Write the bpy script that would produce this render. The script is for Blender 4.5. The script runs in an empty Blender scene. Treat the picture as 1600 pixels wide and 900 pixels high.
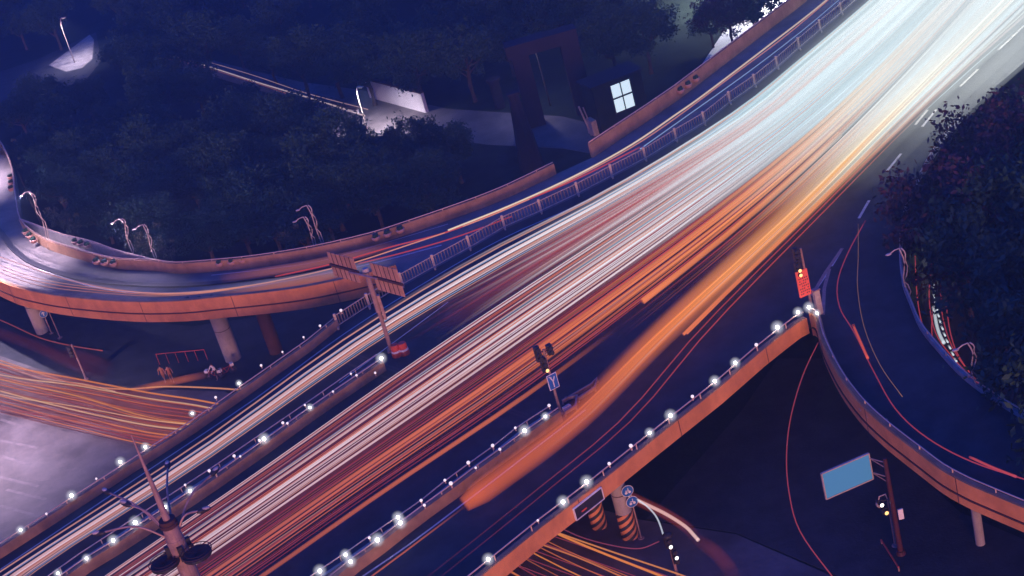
import bpy, bmesh, math, random
from mathutils import Vector, Matrix
from mathutils.geometry import tessellate_polygon
random.seed(7)
S = bpy.context.scene
COL = S.collection
R_ = math.radians

# ------------------------------------------------------------------ camera
CAMZ, F_PX, PITCH, ROLL = 60.0, 2500.0, R_(26), math.asin(0.27)
CPOS = Vector((0, 0, CAMZ))
FWD = Vector((0, math.cos(PITCH), -math.sin(PITCH)))
R0 = Vector((1, 0, 0)); U0 = Vector((0, math.sin(PITCH), math.cos(PITCH)))
RGT = (math.cos(ROLL) * R0 - math.sin(ROLL) * U0).normalized()
UPV = (math.sin(ROLL) * R0 + math.cos(ROLL) * U0).normalized()
cam_d = bpy.data.cameras.new('camera'); cam = bpy.data.objects.new('camera', cam_d); COL.objects.link(cam)
cam_d.sensor_width = 36; cam_d.lens = 36 * F_PX / 1600; cam_d.clip_start = 0.5; cam_d.clip_end = 3000
M = Matrix((( RGT.x, UPV.x, -FWD.x, 0), (RGT.y, UPV.y, -FWD.y, 0), (RGT.z, UPV.z, -FWD.z, CAMZ), (0, 0, 0, 1)))
cam.matrix_world = M
S.camera = cam

# ------------------------------------------------------------------ sky, far city glow, exposure
W = bpy.data.worlds.new('World'); S.world = W; W.use_nodes = True
bg = W.node_tree.nodes['Background']
SKY_COL, SKY_STR = (0.006, 0.115, 1.0, 1), 0.86
bg.inputs[0].default_value = SKY_COL; bg.inputs[1].default_value = SKY_STR
SUN_E, SUN_EL, SUN_AZ = 3.4, R_(4), R_(-2)       # low warm glow of the lit city behind the camera
sd = bpy.data.lights.new('city_glow', 'SUN'); sd.energy = SUN_E; sd.angle = R_(12); sd.color = (1.0, 0.42, 0.24)
so = bpy.data.objects.new('city_glow', sd); COL.objects.link(so)
to_sun = Vector((math.sin(SUN_AZ) * math.cos(SUN_EL) * 1.0, -math.cos(SUN_AZ) * math.cos(SUN_EL), math.sin(SUN_EL)))
so.rotation_euler = to_sun.to_track_quat('Z', 'Y').to_euler(); so.location = (0, -20, 90)
S.view_settings.view_transform = 'Standard'; S.view_settings.look = 'None'
S.view_settings.exposure = 0; S.view_settings.gamma = 1
S.cycles.transparent_max_bounces = 24
S.cycles.max_bounces = 5; S.cycles.diffuse_bounces = 3; S.cycles.sample_clamp_indirect = 3
S.cycles.caustics_reflective = False; S.cycles.caustics_refractive = False

# ------------------------------------------------------------------ measuring
def P(px, py, z):
    d = FWD * F_PX + RGT * (px - 800) + UPV * (450 - py)
    t = (z - CAMZ) / d.z
    return CPOS + d * t
def proj(v):
    r = v - CPOS; k = F_PX / r.dot(FWD)
    return (800 + r.dot(RGT) * k, 450 - r.dot(UPV) * k)
def depth(v): return (v - CPOS).dot(FWD)
def ztop(base, py):                       # height at which the plumb line over base reaches image row py
    lo, hi = base.z, base.z + 60
    for _ in range(40):
        m = (lo + hi) / 2
        if proj(Vector((base.x, base.y, m)))[1] > py: lo = m
        else: hi = m
    return lo
def PL(pts, z): return [P(x, y, z) for x, y in pts]
def smooth(pts, n=6):                     # Catmull-Rom through the points
    q = [pts[0] * 2 - pts[1]] + list(pts) + [pts[-1] * 2 - pts[-2]]
    out = []
    for i in range(1, len(q) - 2):
        a, b, c, d = q[i - 1], q[i], q[i + 1], q[i + 2]
        for k in range(n):
            t = k / n
            out.append(0.5 * ((2 * b) + (c - a) * t + (2 * a - 5 * b + 4 * c - d) * t * t + (3 * b - a - 3 * c + d) * t ** 3))
    out.append(pts[-1].copy())
    return out
def resample(pts, step):
    out = [pts[0].copy()]; acc = 0.0
    for a, b in zip(pts, pts[1:]):
        L = (b - a).length; s = step - acc
        while s <= L:
            out.append(a.lerp(b, s / L)); s += step
        acc = (acc + L) % step if L > 0 else acc
        acc = L - (s - step)
    return out
def cum(pts):
    c = [0.0]
    for a, b in zip(pts, pts[1:]): c.append(c[-1] + (b - a).length)
    return c
def at_len(pts, s):
    c = cum(pts); s = max(0, min(c[-1], s))
    for i in range(len(pts) - 1):
        if s <= c[i + 1] or i == len(pts) - 2:
            L = c[i + 1] - c[i]
            d = (pts[i + 1] - pts[i]).normalized()
            return pts[i] + d * (s - c[i]), d
def nearest_s(pts, p):
    best = (1e9, 0); c = cum(pts)
    for i in range(len(pts) - 1):
        a, b = pts[i], pts[i + 1]; d = b - a; L = d.length
        if L < 1e-6: continue
        t = max(0, min(1, (p - a).dot(d) / L / L)); q = a + d * t
        e = (q.xy - p.xy).length
        if e < best[0]: best = (e, c[i] + t * L)
    return best[1]

# ------------------------------------------------------------------ materials
MT = {}
def mat(name, col, rough=0.8, var=0.25, scale=3.0, bump=0.0, metal=0.0, col2=None, spec=0.3, detail=6):
    m = bpy.data.materials.new(name); m.use_nodes = True; n = m.node_tree; b = n.nodes['Principled BSDF']
    b.inputs['Roughness'].default_value = rough; b.inputs['Metallic'].default_value = metal
    b.inputs['Specular IOR Level'].default_value = spec
    tc = n.nodes.new('ShaderNodeTexCoord'); no = n.nodes.new('ShaderNodeTexNoise')
    no.inputs['Scale'].default_value = scale; no.inputs['Detail'].default_value = detail; no.inputs['Roughness'].default_value = .65
    geo = n.nodes.new('ShaderNodeNewGeometry')
    n.links.new(geo.outputs['Position'], no.inputs['Vector'])
    cr = n.nodes.new('ShaderNodeValToRGB'); n.links.new(no.outputs['Fac'], cr.inputs[0])
    c2 = col2 or tuple(c * (1 - var) for c in col)
    c1 = col if col2 else tuple(min(1, c * (1 + var)) for c in col)
    cr.color_ramp.elements[0].position = .32; cr.color_ramp.elements[1].position = .68
    cr.color_ramp.elements[0].color = (*c2, 1); cr.color_ramp.elements[1].color = (*c1, 1)
    if name in ('fascia_paint', 'parapet_paint', 'concrete', 'sign_back', 'asphalt', 'asphalt_worn', 'ground_road'):
        mp_ = n.nodes.new('ShaderNodeMapping'); mp_.inputs['Scale'].default_value = (.5, .5, .22) if 'asphalt' not in name and 'road' not in name else (.12, .12, .12)
        n3 = n.nodes.new('ShaderNodeTexNoise'); n3.inputs['Scale'].default_value = 1.6; n3.inputs['Detail'].default_value = 8; n3.inputs['Roughness'].default_value = .7
        n.links.new(geo.outputs['Position'], mp_.inputs[0]); n.links.new(mp_.outputs[0], n3.inputs['Vector'])
        r3 = n.nodes.new('ShaderNodeValToRGB'); r3.color_ramp.elements[0].position = .38; r3.color_ramp.elements[1].position = .56
        r3.color_ramp.elements[0].color = (.74, .7, .7, 1); r3.color_ramp.elements[1].color = (1, 1, 1, 1)
        mx = n.nodes.new('ShaderNodeMix'); mx.data_type = 'RGBA'; mx.blend_type = 'MULTIPLY'; mx.inputs[0].default_value = .7
        n.links.new(n3.outputs['Fac'], r3.inputs[0]); n.links.new(cr.outputs[0], mx.inputs[6]); n.links.new(r3.outputs[0], mx.inputs[7]); n.links.new(mx.outputs[2], b.inputs['Base Color'])
    else: n.links.new(cr.outputs[0], b.inputs['Base Color'])
    if bump:
        bp = n.nodes.new('ShaderNodeBump'); bp.inputs['Strength'].default_value = bump; bp.inputs['Distance'].default_value = .03
        no2 = n.nodes.new('ShaderNodeTexNoise'); no2.inputs['Scale'].default_value = scale * 9
        n.links.new(geo.outputs['Position'], no2.inputs['Vector']); n.links.new(no2.outputs['Fac'], bp.inputs['Height'])
        n.links.new(bp.outputs[0], b.inputs['Normal'])
    MT[name] = m
    return m
def emat(name, col, st, sampling=True):
    m = bpy.data.materials.new(name); m.use_nodes = True; b = m.node_tree.nodes['Principled BSDF']
    b.inputs['Base Color'].default_value = (*[min(1, c) * .5 for c in col], 1); b.inputs['Emission Color'].default_value = (*col, 1)
    b.inputs['Emission Strength'].default_value = st; b.inputs['Roughness'].default_value = .4
    if not sampling: m.cycles.emission_sampling = 'NONE'
    MT[name] = m; return m
mat('asphalt', (.045, .048, .055), .75, .3, .6, .5, spec=.15)
mat('asphalt_worn', (.17, .155, .15), .75, .3, .35, .5)
mat('ground_road', (.11, .098, .10), .7, .42, .25, .6)
mat('soil', (.018, .026, .022), .95, .5, .3, .5, spec=.05)
mat('concrete', (.34, .31, .30), .85, .22, .8, .4)
mat('parapet_paint', (.36, .215, .13), .85, .25, .7, .3)
mat('fascia_paint', (.66, .27, .10), .8, .14, .6, .2)
mat('dark_paint', (.07, .032, .032), .8, .2, 1)  # dark paint on joints and trim; also the painted shade of one pier
mat('rail_metal', (.60, .43, .34), .45, .12, 4, 0, .2)
mat('pole_metal', (.34, .22, .19), .55, .25, 3, .1, .2)
mat('pale_metal', (.5, .42, .36), .5, .2, 3, .1, .2)
mat('baluster_metal', (.20, .15, .13), .5, .2, 3)
mat('dark_metal', (.03, .03, .035), .5, .3, 5)
mat('marking_faint', (.135, .12, .125), .7, .3, 1.2, .2)
mat('marking', (.55, .53, .52), .7, .18, 2.0, .2)
mat('sign_back', (.50, .27, .16), .65, .2, 1.2, .1)
mat('sign_blue', (.02, .13, .42), .4, .1, 2)
mat('sign_white', (.75, .75, .75), .4, .08, 2)
mat('board_blue', (.16, .44, .66), .5, .06, .7)
mat('barrel_red', (.6, .09, .05), .5, .2, 2)
mat('barrel_white', (.75, .7, .65), .5, .1, 2)
mat('bowl', (.52, .30, .24), .6, .15, 3)
mat('bark', (.06, .045, .04), .9, .3, 4, .4)
mat('skin', (.45, .27, .2), .6, .08, 6)
mat('cloth_white', (.75, .72, .7), .8, .08, 6)
mat('cloth_dark', (.03, .03, .05), .85, .2, 6)
mat('cloth_rust', (.4, .16, .08), .85, .2, 6)
mat('hair', (.02, .015, .015), .6, .2, 9)
mat('rubber', (.02, .02, .02), .7, .2, 9)
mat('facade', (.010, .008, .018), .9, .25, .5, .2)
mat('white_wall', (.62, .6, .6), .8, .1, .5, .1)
emat('lamp_glass', (1.0, .95, .98), 34)
emat('board_lit', (.07, .25, .46), .62)
mat('red_pole', (.07, .022, .03), .5, .3, 3)
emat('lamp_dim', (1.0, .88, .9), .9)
emat('amber', (1, .55, .2), 2.0)
emat('led_red', (1, .12, .08), .42)
emat('window_lit', (.75, .95, 1.0), .95)
emat('lens_lit', (1, .95, .9), 2.5)

def leafmat(name, c1, c2):
    m = mat(name, c1, .7, 0, 1.3, 0, 0, c2, .25, 3)
    return m
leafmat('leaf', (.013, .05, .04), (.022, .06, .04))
leafmat('leaf_red', (.08, .026, .04), (.03, .028, .04))  # red light of the trails put into the leaf colour
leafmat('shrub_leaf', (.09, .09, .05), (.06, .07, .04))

def stripe_mat():
    m = bpy.data.materials.new('hazard_stripes'); m.use_nodes = True; n = m.node_tree; b = n.nodes['Principled BSDF']
    b.inputs['Roughness'].default_value = .6
    tc = n.nodes.new('ShaderNodeTexCoord'); sp = n.nodes.new('ShaderNodeSeparateXYZ'); n.links.new(tc.outputs['Object'], sp.inputs[0])
    at = n.nodes.new('ShaderNodeMath'); at.operation = 'ARCTAN2'; n.links.new(sp.outputs[1], at.inputs[0]); n.links.new(sp.outputs[0], at.inputs[1])
    mu = n.nodes.new('ShaderNodeMath'); mu.operation = 'MULTIPLY_ADD'; n.links.new(at.outputs[0], mu.inputs[0]); mu.inputs[1].default_value = 4 / math.tau
    zm = n.nodes.new('ShaderNodeMath'); zm.operation = 'MULTIPLY'; n.links.new(sp.outputs[2], zm.inputs[0]); zm.inputs[1].default_value = -1.9
    n.links.new(zm.outputs[0], mu.inputs[2])
    fr = n.nodes.new('ShaderNodeMath'); fr.operation = 'FRACT'; n.links.new(mu.outputs[0], fr.inputs[0])
    gt = n.nodes.new('ShaderNodeMath'); gt.operation = 'GREATER_THAN'; gt.inputs[1].default_value = .5; n.links.new(fr.outputs[0], gt.inputs[0])
    mx = n.nodes.new('ShaderNodeMix'); mx.data_type = 'RGBA'; n.links.new(gt.outputs[0], mx.inputs[0])
    mx.inputs[6].default_value = (.62, .24, .10, 1); mx.inputs[7].default_value = (.03, .03, .04, 1)
    n.links.new(mx.outputs[2], b.inputs['Base Color']); MT['hazard_stripes'] = m
stripe_mat()

def trail_mat(name, soft):
    m = bpy.data.materials.new(name); m.use_nodes = True; n = m.node_tree
    for x in list(n.nodes): n.nodes.remove(x)
    out = n.nodes.new('ShaderNodeOutputMaterial'); em = n.nodes.new('ShaderNodeEmission')
    at = n.nodes.new('ShaderNodeAttribute'); at.attribute_name = 'glow'
    n.links.new(at.outputs['Color'], em.inputs[0]); em.inputs[1].default_value = 1.0
    tr = n.nodes.new('ShaderNodeBsdfTransparent')
    mix = n.nodes.new('ShaderNodeMixShader')
    lw = n.nodes.new('ShaderNodeLayerWeight'); lw.inputs['Blend'].default_value = .5
    inv = n.nodes.new('ShaderNodeMath'); inv.operation = 'SUBTRACT'; inv.inputs[0].default_value = 1; n.links.new(lw.outputs['Facing'], inv.inputs[1])
    pw = n.nodes.new('ShaderNodeMath'); pw.operation = 'POWER'; n.links.new(inv.outputs[0], pw.inputs[0]); pw.inputs[1].default_value = soft
    mu = n.nodes.new('ShaderNodeMath'); mu.operation = 'MULTIPLY'; n.links.new(pw.outputs[0], mu.inputs[0]); n.links.new(at.outputs['Alpha'], mu.inputs[1])
    # only the outer skin glows: back faces are clear
    ge = n.nodes.new('ShaderNodeNewGeometry'); bf = n.nodes.new('ShaderNodeMath'); bf.operation = 'SUBTRACT'; bf.inputs[0].default_value = 1
    n.links.new(ge.outputs['Backfacing'], bf.inputs[1])
    m2 = n.nodes.new('ShaderNodeMath'); m2.operation = 'MULTIPLY'; n.links.new(mu.outputs[0], m2.inputs[0]); n.links.new(bf.outputs[0], m2.inputs[1])
    n.links.new(m2.outputs[0], mix.inputs[0]); n.links.new(tr.outputs[0], mix.inputs[1]); n.links.new(em.outputs[0], mix.inputs[2])
    n.links.new(mix.outputs[0], out.inputs[0])
    m.cycles.emission_sampling = 'FRONT'
    MT[name] = m
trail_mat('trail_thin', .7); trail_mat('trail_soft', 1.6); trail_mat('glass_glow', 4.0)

# ------------------------------------------------------------------ object helpers
def link(name, me, m, parent=None, loc=None):
    if m:
        for k in (m if isinstance(m, (list, tuple)) else [m]): me.materials.append(MT[k] if isinstance(k, str) else k)
    o = bpy.data.objects.new(name, me); COL.objects.link(o)
    if loc is not None: o.location = loc
    if parent: o.parent = parent
    return o
def bmlink(name, bm, m, parent=None, loc=None, sm=False):
    bmesh.ops.recalc_face_normals(bm, faces=bm.faces)
    me = bpy.data.meshes.new(name); bm.to_mesh(me); bm.free()
    if sm:
        for p in me.polygons: p.use_smooth = True
    return link(name, me, m, parent, loc)
def thing(name, label, cat, loc=(0, 0, 0), rz=0, group=None):
    o = bpy.data.objects.new(name, None); COL.objects.link(o); o.location = loc; o.rotation_euler = (0, 0, rz)
    o.empty_display_size = .3
    return tag(o, label, cat, group)
def tag(o, label, cat, group=None):
    o['label'] = label; o['category'] = cat
    if group: o['group'] = group
    return o
def structure(o, kind='structure'): o['kind'] = kind; return o
def box(bm, c, s, rz=0, rot=None):
    m = Matrix.Translation(c) @ (rot if rot is not None else Matrix.Rotation(rz, 4, 'Z')) @ Matrix.Diagonal((*s, 1))
    bmesh.ops.create_cube(bm, size=1, matrix=m)
def rod(bm, a, b, r0, r1=None, n=8):
    a, b = Vector(a), Vector(b); r1 = r0 if r1 is None else r1
    d = b - a; q = d.to_track_quat('Z', 'Y').to_matrix().to_4x4()
    bmesh.ops.create_cone(bm, cap_ends=True, segments=n, radius1=r0, radius2=r1, depth=d.length, matrix=Matrix.Translation((a + b) / 2) @ q)
def path_rod(bm, pts, radii, n=6):
    vs = []
    for i, p in enumerate(pts):
        d = (pts[min(i + 1, len(pts) - 1)] - pts[max(i - 1, 0)]).normalized()
        u = d.cross(Vector((0, 0, 1)));
        if u.length < .05: u = Vector((1, 0, 0))
        u.normalize(); w = u.cross(d).normalized(); r = radii[i] if isinstance(radii, (list, tuple)) else radii
        vs.append([bm.verts.new(p + (u * math.cos(a) + w * math.sin(a)) * r) for a in [k * math.tau / n for k in range(n)]])
    for a, b in zip(vs, vs[1:]):
        for k in range(n): bm.faces.new((a[k], a[(k + 1) % n], b[(k + 1) % n], b[k]))
    bm.faces.new(vs[0][::-1]); bm.faces.new(vs[-1])
def ball(bm, c, r, seg=10, ring=6, s=(1, 1, 1)):
    bmesh.ops.create_uvsphere(bm, u_segments=seg, v_segments=ring, radius=r, matrix=Matrix.Translation(c) @ Matrix.Diagonal((*s, 1)))
def sweep(bm, pts, prof, hs=None):
    """closed profile of (sideways, up) swept along a plan line; sideways is to the right of travel"""
    rows = []
    for i, p in enumerate(pts):
        d1 = (pts[i] - pts[i - 1]).xy.normalized() if i > 0 else None
        d2 = (pts[i + 1] - pts[i]).xy.normalized() if i < len(pts) - 1 else None
        d = ((d1 or d2) + (d2 or d1)).normalized()
        k = 1 / max(.6, d.dot(d2 or d1))
        nr = Vector((d.y, -d.x))
        h = hs[i] if hs else 1
        rows.append([bm.verts.new((p.x + nr.x * a * k, p.y + nr.y * a * k, p.z + z * h)) for a, z in prof])
    n = len(prof)
    for a, b in zip(rows, rows[1:]):
        for k in range(n): bm.faces.new((a[k], a[(k + 1) % n], b[(k + 1) % n], b[k]))
    bm.faces.new(rows[0]); bm.faces.new(rows[-1][::-1])
def wall_prof(t, z0, z1): return [(-t / 2, z0), (t / 2, z0), (t / 2, z1), (-t / 2, z1)]
def strip(bm, pts, a, b, dz=0):
    rows = []
    for i, p in enumerate(pts):
        d = (pts[min(i + 1, len(pts) - 1)] - pts[max(i - 1, 0)]).xy.normalized(); nr = Vector((d.y, -d.x))
        rows.append((bm.verts.new((p.x + nr.x * a, p.y + nr.y * a, p.z + dz)), bm.verts.new((p.x + nr.x * b, p.y + nr.y * b, p.z + dz))))
    for r, s in zip(rows, rows[1:]): bm.faces.new((r[0], r[1], s[1], s[0]))
def slab(name, top, thick, m, parent=None):
    """polygon of Vectors, flat top, extruded down"""
    tris = tessellate_polygon([top]); n = len(top)
    vs = [tuple(v) for v in top] + [(v.x, v.y, v.z - thick) for v in top]
    fs = [tuple(t) for t in tris] + [tuple(n + i for i in t[::-1]) for t in tris] + [(i, (i + 1) % n, n + (i + 1) % n, n + i) for i in range(n)]
    me = bpy.data.meshes.new(name); me.from_pydata(vs, [], fs)
    bm = bmesh.new(); bm.from_mesh(me); bmesh.ops.recalc_face_normals(bm, faces=bm.faces); bm.to_mesh(me); bm.free()
    return link(name, me, m, parent)
def sheet(name, top, m, parent=None):
    tris = tessellate_polygon([top]); me = bpy.data.meshes.new(name); me.from_pydata([tuple(v) for v in top], [], [tuple(t) for t in tris])
    bm = bmesh.new(); bm.from_mesh(me)
    for f in bm.faces:
        f.normal_update()
        if f.normal.z < 0: f.normal_flip()
    bm.to_mesh(me); bm.free()
    return link(name, me, m, parent)
def copy_tree(o, parent=None):
    c = o.copy(); COL.objects.link(c)
    if parent: c.parent = parent
    for ch in o.children: copy_tree(ch, c)
    return c
ORD = ['first', 'second', 'third', 'fourth', 'fifth', 'sixth', 'seventh', 'eighth', 'ninth', 'tenth', 'eleventh', 'twelfth', 'thirteenth', 'fourteenth',
       'fifteenth', 'sixteenth', 'seventeenth', 'eighteenth', 'nineteenth', 'twentieth', 'twenty-first', 'twenty-second', 'twenty-third', 'twenty-fourth']

# ------------------------------------------------------------------ ground and roads
DZ = 7.0
g = sheet('ground', [Vector((-420, -30, 0)), Vector((420, -30, 0)), Vector((420, 800, 0)), Vector((-420, 800, 0))], 'soil'); structure(g)
cross_up = [(-260, 500), (0, 556), (100, 590), (220, 607), (350, 612), (620, 690), (860, 775), (1000, 812), (1150, 835), (1300, 900), (1420, 960)]
cross_dn = [(1150, 1100), (900, 1040), (600, 960), (300, 1010), (0, 1100), (-400, 1000)]
gr = slab('crossing_road', PL(cross_up + cross_dn, .03), .02, 'ground_road'); structure(gr)
gm = slab('junction_road', PL([(1010, 811), (1160, 640), (1215, 560), (1300, 560), (1330, 640), (1390, 700), (1500, 800), (1640, 860), (1700, 960), (1430, 955), (1300, 896), (1150, 832)], .034), .02, 'asphalt'); structure(gm)
ur = slab('side_road', PL([(-260, 500), (-200, 440), (0, 470), (120, 490), (300, 510), (560, 470), (620, 500), (560, 560), (350, 612), (220, 607), (100, 590), (0, 556)], .026), .02, 'asphalt'); structure(ur)
# markings on the crossing road
mk = bmesh.new()
def dashes(bm, a, b, z, dash, gap, w, start=0):
    A, B = P(*a, z), P(*b, z); L = (B - A).length; d = (B - A).normalized(); s = start
    while s + dash < L:
        strip(bm, [A + d * s, A + d * (s + dash)], -w / 2, w / 2); s += dash + gap
Z1 = .036
for a, b in (((0, 688), (60, 700)), ((0, 712), (75, 735)), ((0, 745), (60, 760)), ((10, 765), (110, 790)), ((0, 790), (80, 812)), ((0, 655), (52, 672)), ((0, 675), (50, 688))):
    dashes(mk, a, b, Z1, 5.0, .4, .28)
dashes(mk, (200, 640), (300, 668), Z1, 3, 4, .15)
lm = bmlink('lane_markings', mk, 'marking_faint'); structure(lm)

# top-left service road, wall and far roads
fr = slab('far_street', PL([(-120, 150), (0, 112), (60, 92), (150, 50), (158, 95), (130, 130), (60, 140), (-120, 200)], .03), .02, 'asphalt'); structure(fr)
frl = sheet('street_apron', PL([(76, 102), (100, 84), (140, 54), (147, 62), (144, 92), (128, 106), (104, 112)], .05), 'concrete'); structure(frl)  # pale sheet shaped as the lamp-lit part of the street
fr2 = slab('underpass_street', PL([(280, 82), (470, 128), (560, 140), (700, 170), (880, 182), (1010, 215), (1010, 255), (880, 232), (760, 226), (640, 208), (520, 220), (520, 175), (280, 104)], .03), .02, 'ground_road'); structure(fr2)
gp = slab('grass_bank', PL([(-300, 100), (-300, 560), (0, 440), (600, 380), (1000, 180), (1240, 0), (1250, -150), (-300, -150)], .015), .01, 'soil'); structure(gp)

# ------------------------------------------------------------------ elevated decks
LB = [(-150, 970), (0, 872), (305, 675), (400, 608), (485, 548), (529, 512), (578, 480), (630, 447), (680, 419), (735, 389), (789, 357), (846, 332), (904, 305), (957, 277),
      (1009, 250), (1057, 220), (1101, 194), (1141, 162), (1180, 135), (1215, 107), (1249, 77), (1282, 49), (1315, 22), (1345, -5), (1372, -30), (1398, -55)]
RT = [(640, 973), (763, 874), (840, 812), (917, 754), (1015, 676), (1117, 596), (1182, 540), (1215, 514), (1240, 495), (1255, 487)]          # rail, z=DZ+.95
RTr = [(1255, 487), (1266, 483), (1276, 487), (1281, 500), (1286, 520), (1300, 552), (1320, 587), (1350, 625), (1382, 655), (1407, 675), (1440, 700), (1475, 726), (1510, 745), (1537, 757), (1600, 783), (1680, 815), (1760, 845)]
FARR = [(1760, 745), (1680, 700), (1600, 655), (1540, 617), (1500, 585), (1468, 550), (1440, 515), (1425, 480), (1412, 445), (1408, 400), (1412, 350), (1430, 300), (1462, 240), (1500, 190), (1550, 140), (1620, 80), (1720, -20), (1800, -100)]
W_LB = PL(LB, DZ)
W_RT = PL(RT, DZ + .95); W_RTr = smooth(PL(RTr, DZ + 1.0), 3)
def setz(pts, z): return [Vector((p.x, p.y, z)) for p in pts]
W_FARR = PL(FARR, DZ)
main_top = setz(W_LB, DZ) + [P(1450, -110, DZ), P(1850, -150, DZ)] + setz(W_FARR, DZ)[::-1] + setz(W_RTr, DZ)[::-1] + setz(W_RT, DZ)[::-1]
deck = slab('elevated_road', main_top, .45, 'asphalt'); structure(deck)
# left loop ramp
NEAR = [(-200, 220), (-160, 310), (-90, 385), (0, 436), (50, 452), (110, 462), (200, 469), (280, 468), (340, 462), (400, 456), (470, 447), (540, 433), (590, 420), (618, 412)]
FARW = [(-25, 190), (3, 225), (18, 262), (24, 305), (32, 343), (60, 367), (87, 379), (150, 397), (190, 404), (240, 406), (275, 410), (332, 406), (400, 399), (487, 385), (575, 365), (632, 347), (697, 325), (755, 304), (800, 285), (864, 254)]
FARW2 = [(920, 225), (970, 192), (1011, 165), (1052, 137), (1092, 107), (1145, 67), (1200, 25), (1240, -5), (1290, -45)]
W_NEAR = smooth(PL(NEAR, DZ + .9), 3); W_FAR = smooth(PL(FARW, DZ + 1.1), 3); W_FAR2 = PL(FARW2, DZ + 1.3)
i0 = 7
ramp_top = setz(W_NEAR, DZ - .01) + setz(W_LB[7:], DZ - .01) + setz(W_FAR2, DZ - .01)[::-1] + setz(W_FAR, DZ - .01)[::-1]
ramp = slab('ramp_road', ramp_top, .44, 'asphalt_worn'); structure(ramp)
# outer footway on the far side of the ramp
OUT = [(30, 341), (62, 353), (100, 366), (142, 376), (175, 388), (207, 397), (240, 405)]
fw_in = [(32, 343), (60, 367), (87, 379), (150, 397), (190, 404), (240, 406)]
W_OUT = smooth(PL(OUT, DZ + 1.1), 3)
fw = slab('ramp_walkway', setz(W_OUT, DZ - .02) + setz(PL(fw_in, DZ + 1.1), DZ - .02)[::-1], .4, 'concrete'); structure(fw)

# girders under the decks
def girder(name, line, off, w, h, z):
    bm = bmesh.new(); pts = setz(line, z)
    sweep(bm, pts, [(off - w / 2, -h), (off + w / 2, -h), (off + w / 2, 0), (off - w / 2, 0)]); return structure(bmlink(name, bm, 'concrete'))
girder('bridge_girder', W_RT, -5, 5, 1.1, DZ - .46)
girder('bridge_girder', W_LB[:6], 4.5, 4, 1.1, DZ - .46)
girder('bridge_girder', W_RTr[8:], -4, 4, 1.1, DZ - .46)
girder('bridge_girder', W_NEAR[6:-4], -4.0, 4, 1.3, DZ - .46)

# expansion joint, edge lines and lane dashes
bm = bmesh.new()
A, B = P(505, 538, DZ + .004), P(835, 655, DZ + .004)
strip(bm, [A, B], -.25, -.05); strip(bm, [A, B], .05, .25); strip(bm, [A + (A - B).normalized() * -0, B], .9, 1.15)
structure(bmlink('expansion_joint', bm, 'dark_metal'))
bm = bmesh.new()
def dash_px(a, b, w=.16): strip(bm, PL([a, b], DZ + .008), -w / 2, w / 2)
for a, b in (((1449, 172), (1430, 195)), ((1463, 171), (1441, 198)), ((1408, 240), (1386, 267)), ((1358, 313), (1342, 341)), ((1316, 388), (1299, 416)), ((1293, 425), (1276, 450)), ((1528, 108), (1500, 135)), ((1600, 40), (1560, 78))):
    dash_px(a, b, .2)
def line_px(pts, w=.14): strip(bm, smooth(PL(pts, DZ + .008), 4), -w / 2, w / 2)
line_px([(560, 905), (640, 850), (750, 767), (850, 690), (915, 640)])
line_px([(1330, 30), (1250, 98), (1180, 152), (1100, 215), (1009, 268), (904, 320), (789, 371), (680, 432), (540, 520), (400, 622), (200, 756), (0, 890)], .12)
line_px([(530, 598), (700, 472)], .1)
for k in range(9):
    dash_px((650 + k * 75, 625 - k * 52), (672 + k * 75, 609 - k * 52), .13)
structure(bmlink('road_markings', bm, 'marking'))
bm = bmesh.new()
for pts in ([(1316, 388), (1290, 425), (1268, 462)], [(1296, 420), (1288, 450), (1286, 492)]): strip(bm, PL(pts, DZ + .012), -.12, .12)
structure(bmlink('gore_marking', bm, 'pole_metal'))
# shadow gap along the ramp centre, drawn as a low black strip
bm = bmesh.new()
kp = smooth(PL([(-60, 290), (0, 362), (20, 388), (50, 411), (105, 431), (160, 441), (225, 446), (275, 447), (340, 443), (400, 436), (460, 428), (512, 417), (555, 407), (600, 394)], DZ), 4)
sweep(bm, kp, wall_prof(.55, 0.0, .13)); o = bmlink('ramp_kerb', bm, 'dark_metal'); tag(o, 'low black kerb curving along the middle of the left loop ramp', 'kerb')
bm = bmesh.new()
wpts = smooth(PL([(60, 420), (160, 451), (275, 458), (400, 447), (520, 425), (600, 407), (690, 383)], DZ + .004), 4); strip(bm, wpts, -.1, .1)
wpts = smooth(PL([(330, 430), (420, 420), (500, 408), (600, 380), (700, 350)], DZ + .004), 4); strip(bm, wpts, -.06, .06)
structure(bmlink('ramp_markings', bm, 'marking'))

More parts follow.
